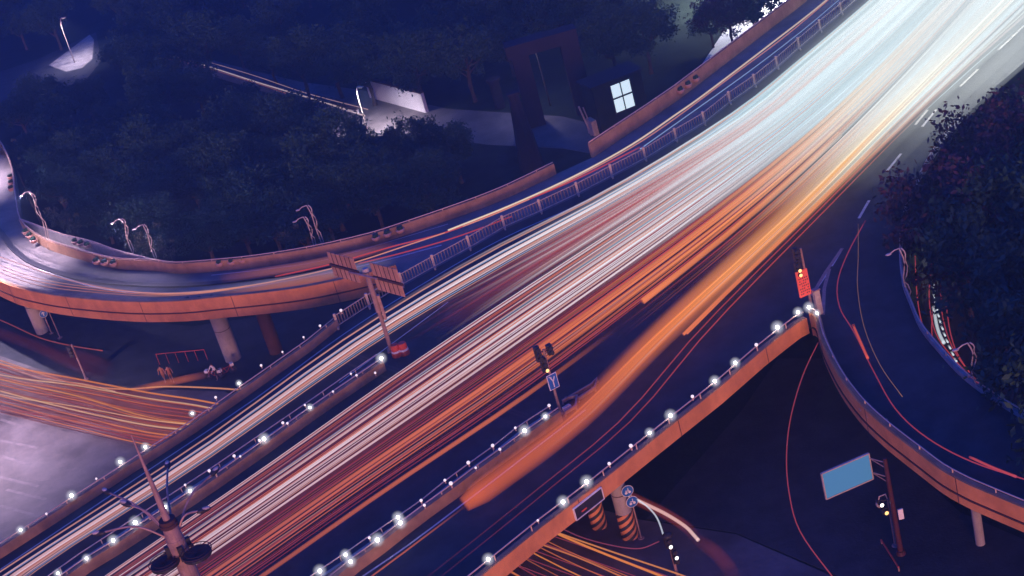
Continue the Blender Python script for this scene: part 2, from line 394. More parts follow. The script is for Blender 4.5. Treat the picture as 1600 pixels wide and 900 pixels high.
# ------------------------------------------------------------------ parapets, rails
def parapet(name, label, pts, zbase, h, t=.28, m='parapet_paint', low=None, rail=.3, post_step=3.0, lowdepth=0, fascia_m='fascia_paint', ledge=True, hs=None, off=0):
    root = thing(name, label, 'parapet')
    pts = setz(pts, zbase)
    bm = bmesh.new(); sweep(bm, pts, wall_prof(t, .002, h), hs); bmlink('wall', bm, m, root)
    if lowdepth:
        bm = bmesh.new(); sweep(bm, pts, [(off - .06, -lowdepth), (off + .06, -lowdepth), (off + .06, h * .995), (off - .06, h * .995)]); bmlink('fascia', bm, fascia_m, root)
        s = 4.0; mj = None; L = cum(pts)[-1]; sg = 1 if off > 0 else -1
        while s < L - 1:
            p, d = at_len(pts, s); nr = Vector((d.y, -d.x, 0)).normalized(); c = p + nr * (off + sg * .062)
            bm = bmesh.new(); box(bm, Vector((0, 0, (h - lowdepth) / 2)), (.05, .02, h + lowdepth - .01), math.atan2(d.y, d.x)); bmlink('joint', bm, 'dark_paint', root, c)
            s += 9
        if ledge:
            bm = bmesh.new(); s = 1 if off > 0 else -1
            sweep(bm, pts, [(off + s * .06, -.28), (off + s * .13, -.28), (off + s * .13, -.18), (off + s * .06, -.18)]); bmlink('ledge', bm, 'dark_paint', root)
    if rail:
        bm = bmesh.new(); path_rod(bm, [p + Vector((0, 0, h + rail)) for p in pts], .045, 6); bmlink('rail', bm, 'rail_metal', root, sm=True)
        me = None
        L = cum(pts)[-1]; s = .5
        while s < L:
            p, d = at_len(pts, s)
            if me is None:
                bm = bmesh.new(); box(bm, (0, 0, rail / 2), (.07, .07, rail)); o = bmlink('post', bm, 'rail_metal', root, p + Vector((0, 0, h))); me = o.data
            else:
                o = link('post', me, None, root, p + Vector((0, 0, h)))
            s += post_step
    return root
par_left = parapet('bridge_parapet', 'pinkish concrete parapet with lamps on its rail along the far left bridge edge', W_LB[:6], DZ, .72, rail=.22)
par_right = parapet('bridge_parapet', 'orange faced parapet along the near right bridge edge above the striped piers', W_RT, DZ, .55, rail=.38, lowdepth=.6, off=.22, ledge=False)
par_rramp = parapet('ramp_parapet', 'orange curved parapet of the right hand ramp sweeping to the lower right corner', W_RTr[2:], DZ, .8, rail=.25, lowdepth=.85, off=.22)
par_near = parapet('ramp_parapet', 'broad orange outer parapet of the left loop ramp facing the viewer', W_NEAR, DZ, .9, rail=0, lowdepth=1.05, off=.22)
par_far = parapet('ramp_parapet', 'brown inner parapet with a thin pale rail round the left loop ramp', W_FAR, DZ, 1.0, t=.2, rail=.14)
par_far2 = parapet('ramp_parapet', 'tall mauve parapet along the far road edge beside the lit window and tree', W_FAR2, DZ, 1.35, t=.25, rail=.1)
par_out = parapet('walkway_parapet', 'pale grey outer parapet of the walkway behind the left loop ramp', W_OUT, DZ, 1.0, t=.18, rail=.1, m='concrete')
# far side of right ramp: low pale rail
root = thing('guard_rail', 'thin pale guard rail along the dark far edge of the right ramp under the trees', 'guard rail')
pts = smooth(W_FARR[:14], 3); bm = bmesh.new(); path_rod(bm, [p + Vector((0, 0, .6)) for p in pts], .05); bmlink('rail', bm, 'rail_metal', root)
bm = bmesh.new(); sweep(bm, setz(pts, DZ), wall_prof(.2, .002, .35)); bmlink('kerb_wall', bm, 'concrete', root)
s = 1; me = None
while s < cum(pts)[-1]:
    p, d = at_len(pts, s)
    if me is None: bm = bmesh.new(); box(bm, (0, 0, .47), (.06, .06, .26)); me = bmlink('post', bm, 'rail_metal', root, Vector((p.x, p.y, DZ))).data
    else: link('post', me, None, root, Vector((p.x, p.y, DZ)))
    s += 3

# medians: wall with two rails
def median(label, px_lamp, px2, zl, w, name='median_parapet'):
    A = PL(px_lamp, zl)
    root = thing(name, label, 'median')
    pts = setz(A, DZ)
    bm = bmesh.new(); sweep(bm, pts, wall_prof(.3, .002, .78)); bmlink('wall', bm, 'parapet_paint', root)
    B = setz(PL(px2, zl), DZ)
    bm = bmesh.new(); sweep(bm, B, wall_prof(.22, .002, .5)); bmlink('wall', bm, 'concrete', root)
    for q, h in ((pts, 1.0), (B, .95)):
        bm = bmesh.new(); path_rod(bm, [p + Vector((0, 0, h)) for p in q], .042); bmlink('rail', bm, 'rail_metal', root)
    me = None
    for q, h in ((pts, .78), (B, .5)):
        s = .4
        while s < cum(q)[-1]:
            p, d = at_len(q, s); p = p + Vector((0, 0, h))
            bm_h = 1.0 - h
            if h == .78 and me is not None: link('post', me, None, root, p)
            else:
                bm = bmesh.new(); box(bm, (0, 0, bm_h / 2), (.06, .06, bm_h - .04)); o = bmlink('post', bm, 'rail_metal', root, p)
                if h == .78: me = o.data
            s += 3.1
    return root
ML1 = [(30, 945), (132, 872), (177, 845), (257, 793), (297, 767), (337, 740), (413, 687), (449, 661), (484, 636), (520, 611), (557, 586), (596, 560)]
ML1b = [(20, 938), (122, 865), (330, 730), (476, 630), (548, 580), (588, 553)]
med1 = median('brown median parapet with lamp rails left of the white trails, ending at the sign mast', ML1, ML1b, DZ + 1, 0)
ML2 = [(500, 912), (555, 868), (590, 843), (622, 818), (663, 787), (705, 757), (742, 729), (780, 702), (820, 673), (872, 637)]
ML2b = [(455, 920), (498, 890), (540, 862), (577, 836), (622, 805), (658, 780), (695, 750), (732, 723), (770, 696), (805, 668), (860, 632)]
med2 = median('grey median parapet with twin lamp rails right of the orange trails', ML2, ML2b, DZ + 1, 0)

# ------------------------------------------------------------------ little lamps on the rails
def lamp_proto(bright):
    root = thing('rail_lamp', '', 'lamp')
    bm = bmesh.new(); rod(bm, (0, 0, 0), (0, 0, .16), .05, .04, 8); bmlink('stem', bm, 'rail_metal', root)
    bm = bmesh.new(); ball(bm, (0, 0, .27), .105 if bright else .1, 12, 8); bmlink('globe', bm, 'lamp_glass' if bright else 'lamp_dim', root, sm=True)
    if bright:
        bm = bmesh.new(); ball(bm, (0, 0, .27), .44, 16, 12); me = bpy.data.meshes.new('outer_globe'); bm.to_mesh(me); bm.free()  # soft shell added to draw the lamp's halo of light
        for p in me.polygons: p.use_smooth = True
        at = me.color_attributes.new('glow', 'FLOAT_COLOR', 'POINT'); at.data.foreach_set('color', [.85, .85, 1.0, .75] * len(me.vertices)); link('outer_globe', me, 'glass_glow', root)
    return root
proto = {}
def rail_lamps(pxs, z, bright_set, grp, desc):
    nb = nd = 0
    for i, (x, y) in enumerate(pxs):
        b = i in bright_set
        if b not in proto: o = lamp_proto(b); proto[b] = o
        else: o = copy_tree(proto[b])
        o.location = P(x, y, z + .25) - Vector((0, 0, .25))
        o.scale = [random.uniform(.72, 1.25)] * 3
        if b: nb += 1; k = nb
        else: nd += 1; k = nd
        o['label'] = f"{'bright' if b else 'dim'} globe lamp, {ORD[k - 1]} such from the lower left on the {desc}"
        o['group'] = grp
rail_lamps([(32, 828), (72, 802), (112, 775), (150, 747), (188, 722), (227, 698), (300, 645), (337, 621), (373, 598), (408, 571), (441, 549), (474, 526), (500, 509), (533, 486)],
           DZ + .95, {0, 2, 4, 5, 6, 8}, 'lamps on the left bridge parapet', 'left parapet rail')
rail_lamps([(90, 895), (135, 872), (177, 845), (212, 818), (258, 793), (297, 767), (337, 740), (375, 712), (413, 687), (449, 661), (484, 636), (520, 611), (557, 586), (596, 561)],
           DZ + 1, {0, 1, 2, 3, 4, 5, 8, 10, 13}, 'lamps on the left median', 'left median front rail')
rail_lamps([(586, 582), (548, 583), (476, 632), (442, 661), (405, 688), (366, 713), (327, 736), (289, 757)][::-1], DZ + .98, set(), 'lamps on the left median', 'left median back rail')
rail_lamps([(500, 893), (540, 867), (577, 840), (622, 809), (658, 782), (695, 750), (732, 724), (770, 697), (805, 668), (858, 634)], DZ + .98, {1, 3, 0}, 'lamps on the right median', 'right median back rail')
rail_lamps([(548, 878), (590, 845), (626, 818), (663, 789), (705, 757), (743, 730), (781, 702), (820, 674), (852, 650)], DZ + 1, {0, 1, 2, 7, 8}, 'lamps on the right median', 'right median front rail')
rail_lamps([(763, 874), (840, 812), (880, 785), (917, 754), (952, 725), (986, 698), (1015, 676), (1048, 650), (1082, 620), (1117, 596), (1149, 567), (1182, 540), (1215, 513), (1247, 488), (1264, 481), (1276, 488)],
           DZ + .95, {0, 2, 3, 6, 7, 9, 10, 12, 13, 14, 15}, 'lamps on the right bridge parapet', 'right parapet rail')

# ------------------------------------------------------------------ railing between ramp and main road
root = thing('road_railing', 'white post and bar railing between the left ramp and the main road', 'railing')
fl = setz(W_LB[5:], DZ)
bmp = bmesh.new(); box(bmp, (0, 0, .62), (.2, .16, 1.24)); box(bmp, (.0, -.2, .12), (.14, .5, .2))
post_me = bmlink('post', bmp, 'pale_metal', root, fl[0]).data
bar_me = None
for i, p in enumerate(fl):
    if i: link('post', post_me, None, root, p)
    if i + 1 < len(fl):
        q = fl[i + 1]; d = (q - p)
        for h, r in ((1.05, .045), (.2, .05)):
            bm = bmesh.new(); rod(bm, Vector((0, 0, h)), Vector((d.x, d.y, h)), r, n=6); bmlink('rail', bm, 'pale_metal', root, p)
        n = 12
        for k in range(1, n):
            if bar_me is None:
                bm = bmesh.new(); box(bm, (0, 0, .66), (.07, .07, .92)); bar_me = bmlink('baluster', bm, 'baluster_metal', root, p.lerp(q, k / n)).data
            else: link('baluster', bar_me, None, root, p.lerp(q, k / n))

# ------------------------------------------------------------------ bowls in threes
def bowl_proto():
    root = thing('wall_bowl', '', 'planter')
    bm = bmesh.new(); bmesh.ops.create_uvsphere(bm, u_segments=14, v_segments=10, radius=.36)
    bmesh.ops.delete(bm, geom=[v for v in bm.verts if v.co.z > .02], context='VERTS')
    rod(bm, (0, 0, -.02), (0, 0, .03), .38, .38, 14); bmlink('bowl', bm, 'bowl', root, sm=True)
    bm = bmesh.new()
    for k in range(10):
        a = k * 2.4; ball(bm, (math.cos(a) * .14, math.sin(a) * .14, .1 + .05 * (k % 3)), .15, 6, 4)
    bmlink('plant', bm, 'leaf', root)
    bm = bmesh.new(); box(bm, (0, .3, -.1), (.08, .5, .08)); bmlink('bracket', bm, 'dark_metal', root)
    return root
bp = None
def bowls(px3, z, where, side=0):
    global bp
    for k, (x, y) in enumerate(px3):
        if bp is None: bp = o = bowl_proto()
        else: o = copy_tree(bp)
        o.location = P(x, y, z)
        o['label'] = f"planting bowl, {['left', 'middle', 'right'][k]} one of the three {where}"; o['group'] = 'bowls in threes'
bowls([(587, 371), (605, 365), (625, 359)], DZ + .75, 'on the ramp wall above the sign panels')
bowls([(343, 411), (362, 409), (380, 406)], DZ + .75, 'on the inner ramp wall above the round pier')
bowls([(117, 377), (126, 380), (136, 383)], DZ + .75, 'on the pale walkway parapet')
bowls([(150, 408), (163, 410), (177, 411)], DZ + .75, 'on the inner wall below the walkway')
bowls([(40, 362), (46, 368), (52, 375)], DZ + .75, 'at the fork of the walkway wall')
bowls([(16, 276), (17, 285), (17, 294)], DZ + .75, 'on the wall at the far left edge')
bowls([(94, 465), (107, 467), (122, 468)], DZ + .45, 'on the orange parapet near the blue sign')
bowls([(292, 470), (310, 469), (329, 467)], DZ + .45, 'on the orange parapet above the round pier')
bowls([(1063, 141), (1075, 132), (1087, 123)], DZ + .8, 'on the mauve parapet near the tree')
bowls([(1352, 637), (1363, 648), (1378, 659)], DZ + .35, 'at the middle of the right orange ramp parapet')
bowls([(1546, 770), (1566, 779), (1588, 789)], DZ + .35, 'at the lower right end of the ramp')

# ------------------------------------------------------------------ piers
def pier(base_px, r, h, label, cap=True, stripes=0, face=0, cm='concrete'):
    b = P(*base_px, 0); root = thing('bridge_pier', label, 'pier', b, face)
    z0 = stripes
    bm = bmesh.new(); rod(bm, (0, 0, z0), (0, 0, h - .8), r, r, 28); bmlink('column', bm, cm, root, sm=False)
    if stripes: bm = bmesh.new(); rod(bm, (0, 0, .0), (0, 0, z0), r + .03, r + .03, 28); bmlink('striped_base', bm, 'hazard_stripes', root)
    bm = bmesh.new()
    rod(bm, (0, 0, h - .8), (0, 0, h - .3), r, r * 1.25, 28)
    if cap: box(bm, (0, 0, h - .02), (r * 4.2, r * 1.8, .56))
    bmlink('cap', bm, cm, root)
    bmr = bmesh.new(); rod(bmr, (0, 0, h * .55), (0, 0, h * .55 + .06), r + .012, n=28); bmlink('joint_ring', bmr, 'dark_paint', root)
    return root
pier((365, 561), .72, 5.6, 'round concrete pier under the left loop ramp beside the cyclist', face=.5)
pier((67, 519), .62, 5.4, 'pale round pier under the ramp behind the round blue sign', face=.8)
pier((432, 550), .6, 5.6, 'dim red lit pier under the ramp nearest the sign mast', cm='dark_paint')  # same concrete as the others; its shade is put into the dark colour
pier((985, 838), .52, 6.2, 'tall pier with diagonal striped base beside two round blue signs', stripes=2.0)
pier((937, 822), .5, 6.2, 'shorter looking striped pier behind the framed board', stripes=2.4)
pier((1532, 850), .27, 6.0, 'slim pier under the right ramp at the lower right', cap=False)
pier((862, 900), .5, 6.0, 'striped pier hidden close under the bridge edge near the picture bottom', stripes=2) if False else None

# ------------------------------------------------------------------ sign mast with two panels
b = P(612, 548, DZ)
mast = thing('sign_mast', 'tall sign mast on the left median carrying two brown panels seen from behind', 'sign', b)
top = ztop(b, 424) - DZ
bm = bmesh.new(); rod(bm, (0, 0, 0), (0, 0, top * .55), .17, .14, 10); rod(bm, (0, 0, top * .5), (0, 0, top), .22, .18, 10); box(bm, (0, 0, .06), (.6, .6, .12)); bmlink('pole', bm, 'pole_metal', mast)
bm = bmesh.new(); box(bm, (.3, -.1, top * .55), (.2, .3, 2.0)); bmlink('control_box', bm, 'pole_metal', mast)
bm = bmesh.new(); rod(bm, (0, 0, top), (0, 0, top + .25), .28, .22, 10); bmlink('mast_cap', bm, 'pale_metal', mast)
zt = DZ + top + 1.1
def panel(cs_top, hgt, root, m, ribs, label=None, groove='dark_paint'):
    A, B = P(*cs_top[0], zt), P(*cs_top[1], zt)
    d = (B - A); L = d.length; ux = d.normalized(); n = Vector((ux.y, -ux.x, 0))
    bx = lambda bm, s0, s1, z0, z1, t0, t1: box(bm, A + ux * (s0 + s1) / 2 + n * (t0 + t1) / 2 + Vector((0, 0, (z0 + z1) / 2)) - root.location, (s1 - s0, abs(t1 - t0), z1 - z0), math.atan2(ux.y, ux.x))
    k = ribs
    for i in range(k):
        bm = bmesh.new(); bx(bm, L * i / k + .03, L * (i + 1) / k - .03, -hgt, 0, -.03, .03); bmlink('sign_plank', bm, m, root)
    for i in range(1, k):
        bm = bmesh.new(); bx(bm, L * i / k - .035, L * i / k + .035, -hgt, 0, -.05, .045); bmlink('stiffener', bm, groove, root)
    bm = bmesh.new(); bx(bm, .1, L + .3, -hgt * .5 - .09, -hgt * .5 + .09, .05, .18); bmlink('cross_arm', bm, groove, root)
    return A, ux, L
panel(((510, 393), (552, 404)), 2.0, mast, 'sign_back', 6)
panel(((577, 410), (620, 421)), 2.2, mast, 'sign_back', 6)
bm = bmesh.new(); a1 = P(545, 425, DZ + top) - b; a2 = P(590, 436, DZ + top) - b
rod(bm, a1, a2, .08); bmlink('head_beam', bm, 'pole_metal', mast)
# crash barrels at the nose
def barrel(px, lab):
    o = thing('crash_barrel', lab, 'crash barrel', P(*px, DZ), 0, 'red crash barrels at the median nose')
    for k, (z0, z1, m) in enumerate(((0, .35, 'barrel_red'), (.35, .5, 'barrel_white'), (.5, .85, 'barrel_red'), (.85, .95, 'barrel_red'))):
        bm = bmesh.new(); rod(bm, (0, 0, z0), (0, 0, z1), .38 - .03 * k, .37 - .03 * k, 14); bmlink('band', bm, m, o)
barrel((621, 556), 'red crash barrel with white band nearest the sign mast base')
barrel((633, 553), 'red crash barrel with white band outermost at the left median nose')
# right median nose: traffic light and frames
def signal(base_px, z0, top_py, label, heads, arm=.5, face=0, sign=None):
    b = P(*base_px, z0); h = ztop(b, top_py) - z0
    o = thing('traffic_light', label, 'traffic light', b, face)
    bm = bmesh.new(); rod(bm, (0, 0, 0), (0, 0, h), .1, .075, 10); rod(bm, (0, 0, 0), (0, 0, .12), .28, .2, 10); bmlink('pole', bm, 'pole_metal', o)
    for (dx, dz, n, lit, mm) in heads:
        bm = bmesh.new(); box(bm, (dx, 0, h + dz), (.34, .26, .34 * n + .06)); hd = bmlink('housing', bm, 'dark_metal', o)
        bm = bmesh.new(); rod(bm, (0, 0, h + dz), (dx, 0, h + dz), .04); bmlink('arm', bm, 'dark_metal', o)
        for k in range(n):
            zc = h + dz + (k - (n - 1) / 2) * .34
            bm = bmesh.new(); rod(bm, (dx, -.13, zc), (dx, -.34, zc + .02), .16, .15, 10); bmlink('visor', bm, 'dark_metal', hd)
            bm = bmesh.new(); rod(bm, (dx, -.13, zc), (dx, -.36 if k in lit else -.15, zc), .12, n=10); bmlink('lens', bm, mm if k in lit else 'dark_metal', hd)
    return o, h
o, h = signal((876, 645), DZ, 546, 'traffic light on the right median nose with black heads and a blue diamond shaped sign', [(-.45, -.1, 3, {}, 'amber'), (.42, -.2, 2, {}, 'amber'), (-.25, -1.0, 3, {0}, 'amber')], face=.4)
so_ = bmesh.new(); box(so_, (0, -.14, h - 2.35), (.72, .04, 1.1), rot=Matrix.Rotation(.0, 4, 'Y')); bmlink('sign_plate', so_, 'sign_white', o)
bm = bmesh.new(); box(bm, (0, -.168, h - 2.35), (.64, .012, 1.02)); bmlink('sign_face', bm, 'sign_blue', o)
bm = bmesh.new(); box(bm, (.0, -.182, h - 2.5), (.07, .012, .5)); box(bm, (-.08, -.182, h - 2.12), (.07, .012, .42), rot=Matrix.Rotation(-.45, 4, 'Y')); box(bm, (-.14, -.182, h - 1.98), (.2, .012, .06), rot=Matrix.Rotation(.5, 4, 'Y')); box(bm, (.1, -.182, h - 2.16), (.06, .012, .3), rot=Matrix.Rotation(.45, 4, 'Y')); bmlink('white_arrow', bm, 'sign_white', o)
def frame_thing(pxs, w, label, h=.35):
    o = thing('nose_guard', label, 'guard rail'); pts = PL(pxs, DZ)
    bm = bmesh.new(); sweep(bm, pts, wall_prof(.12, h - .22, h)); bmlink('beam', bm, 'pole_metal', o)
    for p in pts:
        bm = bmesh.new(); box(bm, p + Vector((0, 0, h / 2 - .12)), (.12, .12, h - .22)); bmlink('post', bm, 'pole_metal', o)
frame_thing([(880, 632), (925, 606), (934, 597), (931, 611), (905, 628)], .2, 'long pointed guard rail ahead of the right median nose')
frame_thing([(884, 628), (903, 624), (901, 640), (884, 650)], .2, 'short boxy guard rail round the right median nose')
o = thing('marker_box', 'small pink marker box on the road at the right median nose', 'marker', P(887, 641, DZ)); bm = bmesh.new(); box(bm, (0, 0, .16), (.55, .3, .3), .5); bmlink('box', bm, 'barrel_white', o)
bm = bmesh.new(); box(bm, (0, 0, .33), (.45, .2, .04), .5); bmlink('lid', bm, 'rail_metal', o)

# signal with red board at the gore
o, h = signal((1270, 490), DZ, 388, 'traffic light with amber lamps above a red dotted board at the ramp fork', [(-.42, -.35, 3, {}, 'amber'), (-.5, -1.35, 3, {0, 1}, 'amber')], face=.25)
for k in range(1):
    bm = bmesh.new(); box(bm, (-.35, -.16, 2.55), (.85, .1, 1.9)); bmlink('led_board', bm, 'led_red', o)
    bm = bmesh.new()
    for r in range(7):
        for c in range(5):
            if (r * 5 + c * 3) % 7 in (1,): continue
            box(bm, (-.35 + (c - 2) * .14 + (.03 if r % 2 else 0), -.215, 2.95 - r * .19), (.075, .012, .085))
    structure(bmlink('dots', bm, 'dark_paint', o), 'stuff')
o2 = thing('control_cabinet', 'pale upright cabinet behind the red dotted board at the ramp fork', 'cabinet', P(1281, 490, DZ)); bm = bmesh.new(); box(bm, (0, 0, .9), (.4, .3, 1.8), .3); bmlink('cabinet_body', bm, 'pale_metal', o2)
bm = bmesh.new(); box(bm, (0, 0, 1.84), (.5, .4, .08), .3); bmlink('roof', bm, 'pole_metal', o2)

# ground signals and signs at left
o, h = signal((135, 593), 0, 538, 'slim traffic light standing at the kerb of the left crossing road', [(-.35, -.6, 3, {}, 'amber')], face=.2)
def round_sign(px, pyt, label, sym, r=.36, z0=0, extra=None):
    b = P(*px, z0); h = ztop(b, pyt) - z0; o = thing('road_sign', label, 'sign', b, .2)
    bm = bmesh.new(); rod(bm, (0, 0, 0), (0, 0, h + r), .05); rod(bm, (0, 0, 0), (0, 0, .06), .25, .2); bmlink('pole', bm, 'pole_metal', o)
    def disc(dx, hz):
        bm = bmesh.new(); rod(bm, (dx, -.06, hz), (dx, -.09, hz), r, n=22); dd = bmlink('rim', bm, 'sign_white', o)
        bm = bmesh.new(); rod(bm, (dx, -.09, hz), (dx, -.105, hz), r * .92, n=22); bmlink('sign_face', bm, 'sign_blue', dd)
        bm = bmesh.new()
        if sym == 'arrow': box(bm, (dx, -.112, hz - .03), (.07, .012, .36)); box(bm, (dx - .08, -.112, hz + .12), (.06, .012, .22), rot=Matrix.Rotation(.7, 4, 'Y')); box(bm, (dx + .08, -.112, hz + .12), (.06, .012, .22), rot=Matrix.Rotation(-.7, 4, 'Y'))
        else:
            for sx in (-.12, .12): rod(bm, (dx + sx, -.105, hz - .1), (dx + sx, -.118, hz - .1), .09, n=12)
            box(bm, (dx, -.112, hz + .02), (.3, .012, .05), rot=Matrix.Rotation(.3, 4, 'Y')); box(bm, (dx + .05, -.112, hz + .12), (.05, .012, .2))
        bmlink('symbol', bm, 'sign_white', dd)
    disc(0, h)
    if extra: disc(extra[0], h + extra[1])
    return o
round_sign((81, 521), 490, 'round blue direction sign on a thin post beside the pale left pier', 'arrow', .38)
b = P(94, 528, 0); o = thing('thin_post', 'thin bare post right of the round blue sign near the left pier', 'post', b); h = ztop(b, 486)
bm = bmesh.new(); rod(bm, (0, 0, 0), (0, 0, h), .045); bmlink('pole', bm, 'pole_metal', o); bm = bmesh.new(); rod(bm, (0, 0, 0), (0, 0, .05), .28, .25); bmlink('base_plate', bm, 'pole_metal', o)
b = P(996, 836, 0)
round_sign((1002, 841), 783, 'pole with two round blue signs stacked beside the tall striped pier', 'bicycle', .4, extra=(-.12, .88))
b = P(1052, 899, 0)
# signal at bottom with hood
o, h = signal((1060, 905), 0, 842, 'dark traffic light cluster at the bottom edge right of the striped piers', [(-.1, -.2, 2, {0}, 'lens_lit'), (.1, -1.3, 3, {1}, 'lens_lit')], face=.3)
bm = bmesh.new(); ball(bm, (0, 0, h + .25), .3, 12, 8, (1.1, 1, .7)); bmlink('hood', bm, 'dark_metal', o, sm=True)

# framed board and round sign back on the right fascia
def on_line(px, py, z): return P(px, py, z)
c = P(912, 784, DZ - .1); dline = (W_RT[4] - W_RT[2]).xy.normalized(); ang = math.atan2(dline.y, dline.x); nrm = Vector((dline.y, -dline.x, 0))
o = thing('framed_board', 'dark board in a thin white frame hanging on the orange bridge parapet', 'sign', c + nrm * .4, ang)
bm = bmesh.new(); box(bm, (0, 0, 0), (2.3, .08, .75)); bmlink('board', bm, 'dark_metal', o)
for (x, z, sx, sz) in ((0, .4, 2.4, .05), (0, -.4, 2.4, .05), (1.18, 0, .05, .8), (-1.18, 0, .05, .8)):
    bm = bmesh.new(); box(bm, (x, -.02, z), (sx, .13, sz)); bmlink('frame_bar', bm, 'sign_white', o)
bm = bmesh.new(); box(bm, (-.45, -.05, -.12), (.42, .02, .1)); bmlink('amber_mark', bm, 'barrel_red', o)
c = P(880, 802, DZ - .05)
o = thing('round_sign_back', 'back of a round sign with ring and cross brackets on the orange bridge parapet', 'sign', c + nrm * .45, ang)
bm = bmesh.new(); bmesh.ops.create_circle(bm, segments=28, radius=.55)
bmesh.ops.delete(bm, geom=bm.verts[:], context='VERTS')
ringp = [Vector((math.cos(a) * .52, 0, math.sin(a) * .52)) for a in [k * math.tau / 24 for k in range(25)]]
path_rod(bm, ringp, .05); bmlink('ring', bm, 'rail_metal', o)
bm = bmesh.new(); rod(bm, (0, .02, 0), (0, .06, 0), .5, n=24); bmlink('disc', bm, 'bowl', o)
bm = bmesh.new(); box(bm, (0, -.03, .12), (.6, .06, .07)); box(bm, (0, -.03, -.14), (.6, .06, .07)); box(bm, (.05, -.03, 0), (.08, .06, .7)); bmlink('bracket', bm, 'dark_metal', o)

# ------------------------------------------------------------------ billboard and posts lower right
b = P(1408, 866, 0); h = ztop(b, 716); o = thing('billboard', 'plain light blue board held sideways by a tall dark red post', 'billboard', b)
bm = bmesh.new(); rod(bm, (0, 0, 0), (0, 0, h), .17, .12, 12); rod(bm, (0, 0, 0), (0, 0, .3), .3, .25, 12); bmlink('pole', bm, 'red_pole', o)
zt = h - .05
A, B = P(1283, 740, zt), P(1357, 708, zt); d = (B - A); L = d.length; ux = d.normalized(); a = math.atan2(ux.y, ux.x)
bh = (zt - [z for z in [zt - k * .01 for k in range(600)] if proj(Vector((A.x, A.y, z)))[1] > 780][0])
bm = bmesh.new(); box(bm, (A + B) / 2 - b - Vector((0, 0, bh / 2)), (L, .08, bh), a); bmlink('board', bm, 'board_lit', o)
fn = Vector((ux.y, -ux.x, 0))
for (s0, s1, z0, z1) in ((0, L, -.05, .02), (0, L, -bh - .02, -bh + .05), (-.03, .04, -bh, 0), (L - .04, L + .03, -bh, 0)):
    bm = bmesh.new(); box(bm, A + ux * (s0 + s1) / 2 - b + Vector((0, 0, (z0 + z1) / 2)), (s1 - s0, .13, z1 - z0), a); bmlink('frame_bar', bm, 'pale_metal', o)
for zz in (zt - .35, zt - bh * .75):
    bm = bmesh.new(); rod(bm, B - b + Vector((0, 0, zz - zt)), (0, 0, zz + .1), .04); rod(bm, B - b + Vector((0, 0, zz - zt)) * 1, (0, 0, zz - .3), .03); bmlink('bracket', bm, 'pole_metal', o)
bm = bmesh.new(); box(bm, (.35, -.1, h * .42), (.3, .1, .7)); bmlink('small_plate', bm, 'sign_white', o)
o, hh = signal((1400, 853), 0, 782, 'curved neck traffic light with two pale lamps beside the blue board', [(-.55, .1, 1, {0}, 'lens_lit'), (-.35, -.55, 1, {0}, 'amber')], face=.15)
bm = bmesh.new(); path_rod(bm, [Vector((0, 0, hh)), Vector((-.1, 0, hh + .5)), Vector((-.5, 0, hh + .5)), Vector((-.62, 0, hh + .1))], .04); ball(bm, (-.55, 0, hh), .24); bmlink('neck', bm, 'pale_metal', o)
b = P(1407, 893, 0); 
o = thing('leaning_rail', 'thin dark red rail lying at a slant below the blue board posts', 'rail', P(1378, 850, 0)); bm = bmesh.new(); rod(bm, (0, 0, .3), P(1405, 893, 0) - P(1378, 850, 0) + Vector((0, 0, .3)), .06); bmlink('bar', bm, 'barrel_red', o)
for k, q in enumerate(((1378, 850), (1405, 893))): bm = bmesh.new(); rod(bm, P(*q, 0) - P(1378, 850, 0), P(*q, 0) - P(1378, 850, 0) + Vector((0, 0, .3)), .05); bmlink('post', bm, 'pole_metal', o)

# ------------------------------------------------------------------ high mast in the lower left
ray = (P(262, 815, 0) - CPOS); ray = ray / ray.dot(FWD)
mp = CPOS + ray * 62
bx, by, bz = mp.x, mp.y, mp.z
root = thing('high_mast_light', 'tall pale mast with a spike, lamp arms and round cages in the lower left corner', 'lamp mast', (bx, by, 0))
tip = ztop(Vector((bx, by, bz)), 680)
bm = bmesh.new(); rod(bm, (0, 0, 0), (0, 0, bz - .8), .42, .36, 20); rod(bm, (0, 0, bz - .8), (0, 0, bz - .05), .34, .3, 20); bmlink('mast', bm, 'pole_metal', root, sm=False)
bm = bmesh.new(); rod(bm, (0, 0, bz - .05), (0, 0, bz + .12), .33, .33, 20); rod(bm, (0, 0, bz - .2), (0, 0, bz - .05), .37, .37, 20); bmlink('collar', bm, 'dark_paint', root)
bm = bmesh.new(); rod(bm, (0, 0, bz + .1), (0, 0, tip), .15, .02, 12); bmlink('spike', bm, 'pole_metal', root)
for (ax, ay, hx, hy, dz) in ((255, 800, 262, 727, .2), (246, 792, 167, 768, .15), (238, 822, 155, 833, -.1), (276, 812, 335, 737, .1), (276, 826, 318, 797, -.3), (246, 828, 197, 787, .5)):
    A = Vector((0, 0, bz - 1.0)); B = P(hx, hy, bz + dz) - Vector((bx, by, 0)); C_ = A.lerp(B, .45) + Vector((0, 0, .55))
    bm = bmesh.new(); path_rod(bm, smooth([A, C_, B], 5), .045, 6); bmlink('arm', bm, 'pole_metal', root)
    d = (B - C_).normalized(); q = d.to_track_quat('X', 'Z').to_matrix().to_4x4()
    bm = bmesh.new(); bmesh.ops.create_uvsphere(bm, u_segments=12, v_segments=8, radius=.22, matrix=Matrix.Translation(B) @ q @ Matrix.Diagonal((1.45, .62, .5, 1))); hd = bmlink('lamp_head', bm, 'dark_metal', root, sm=True)
    bm = bmesh.new(); bmesh.ops.create_uvsphere(bm, u_segments=10, v_segments=8, radius=.16, matrix=Matrix.Translation(B + d * .1 + Vector((0, -.02, .055))) @ q @ Matrix.Diagonal((1.25, .62, .5, 1))); bmlink('lamp_cover', bm, 'pale_metal', hd, sm=True)
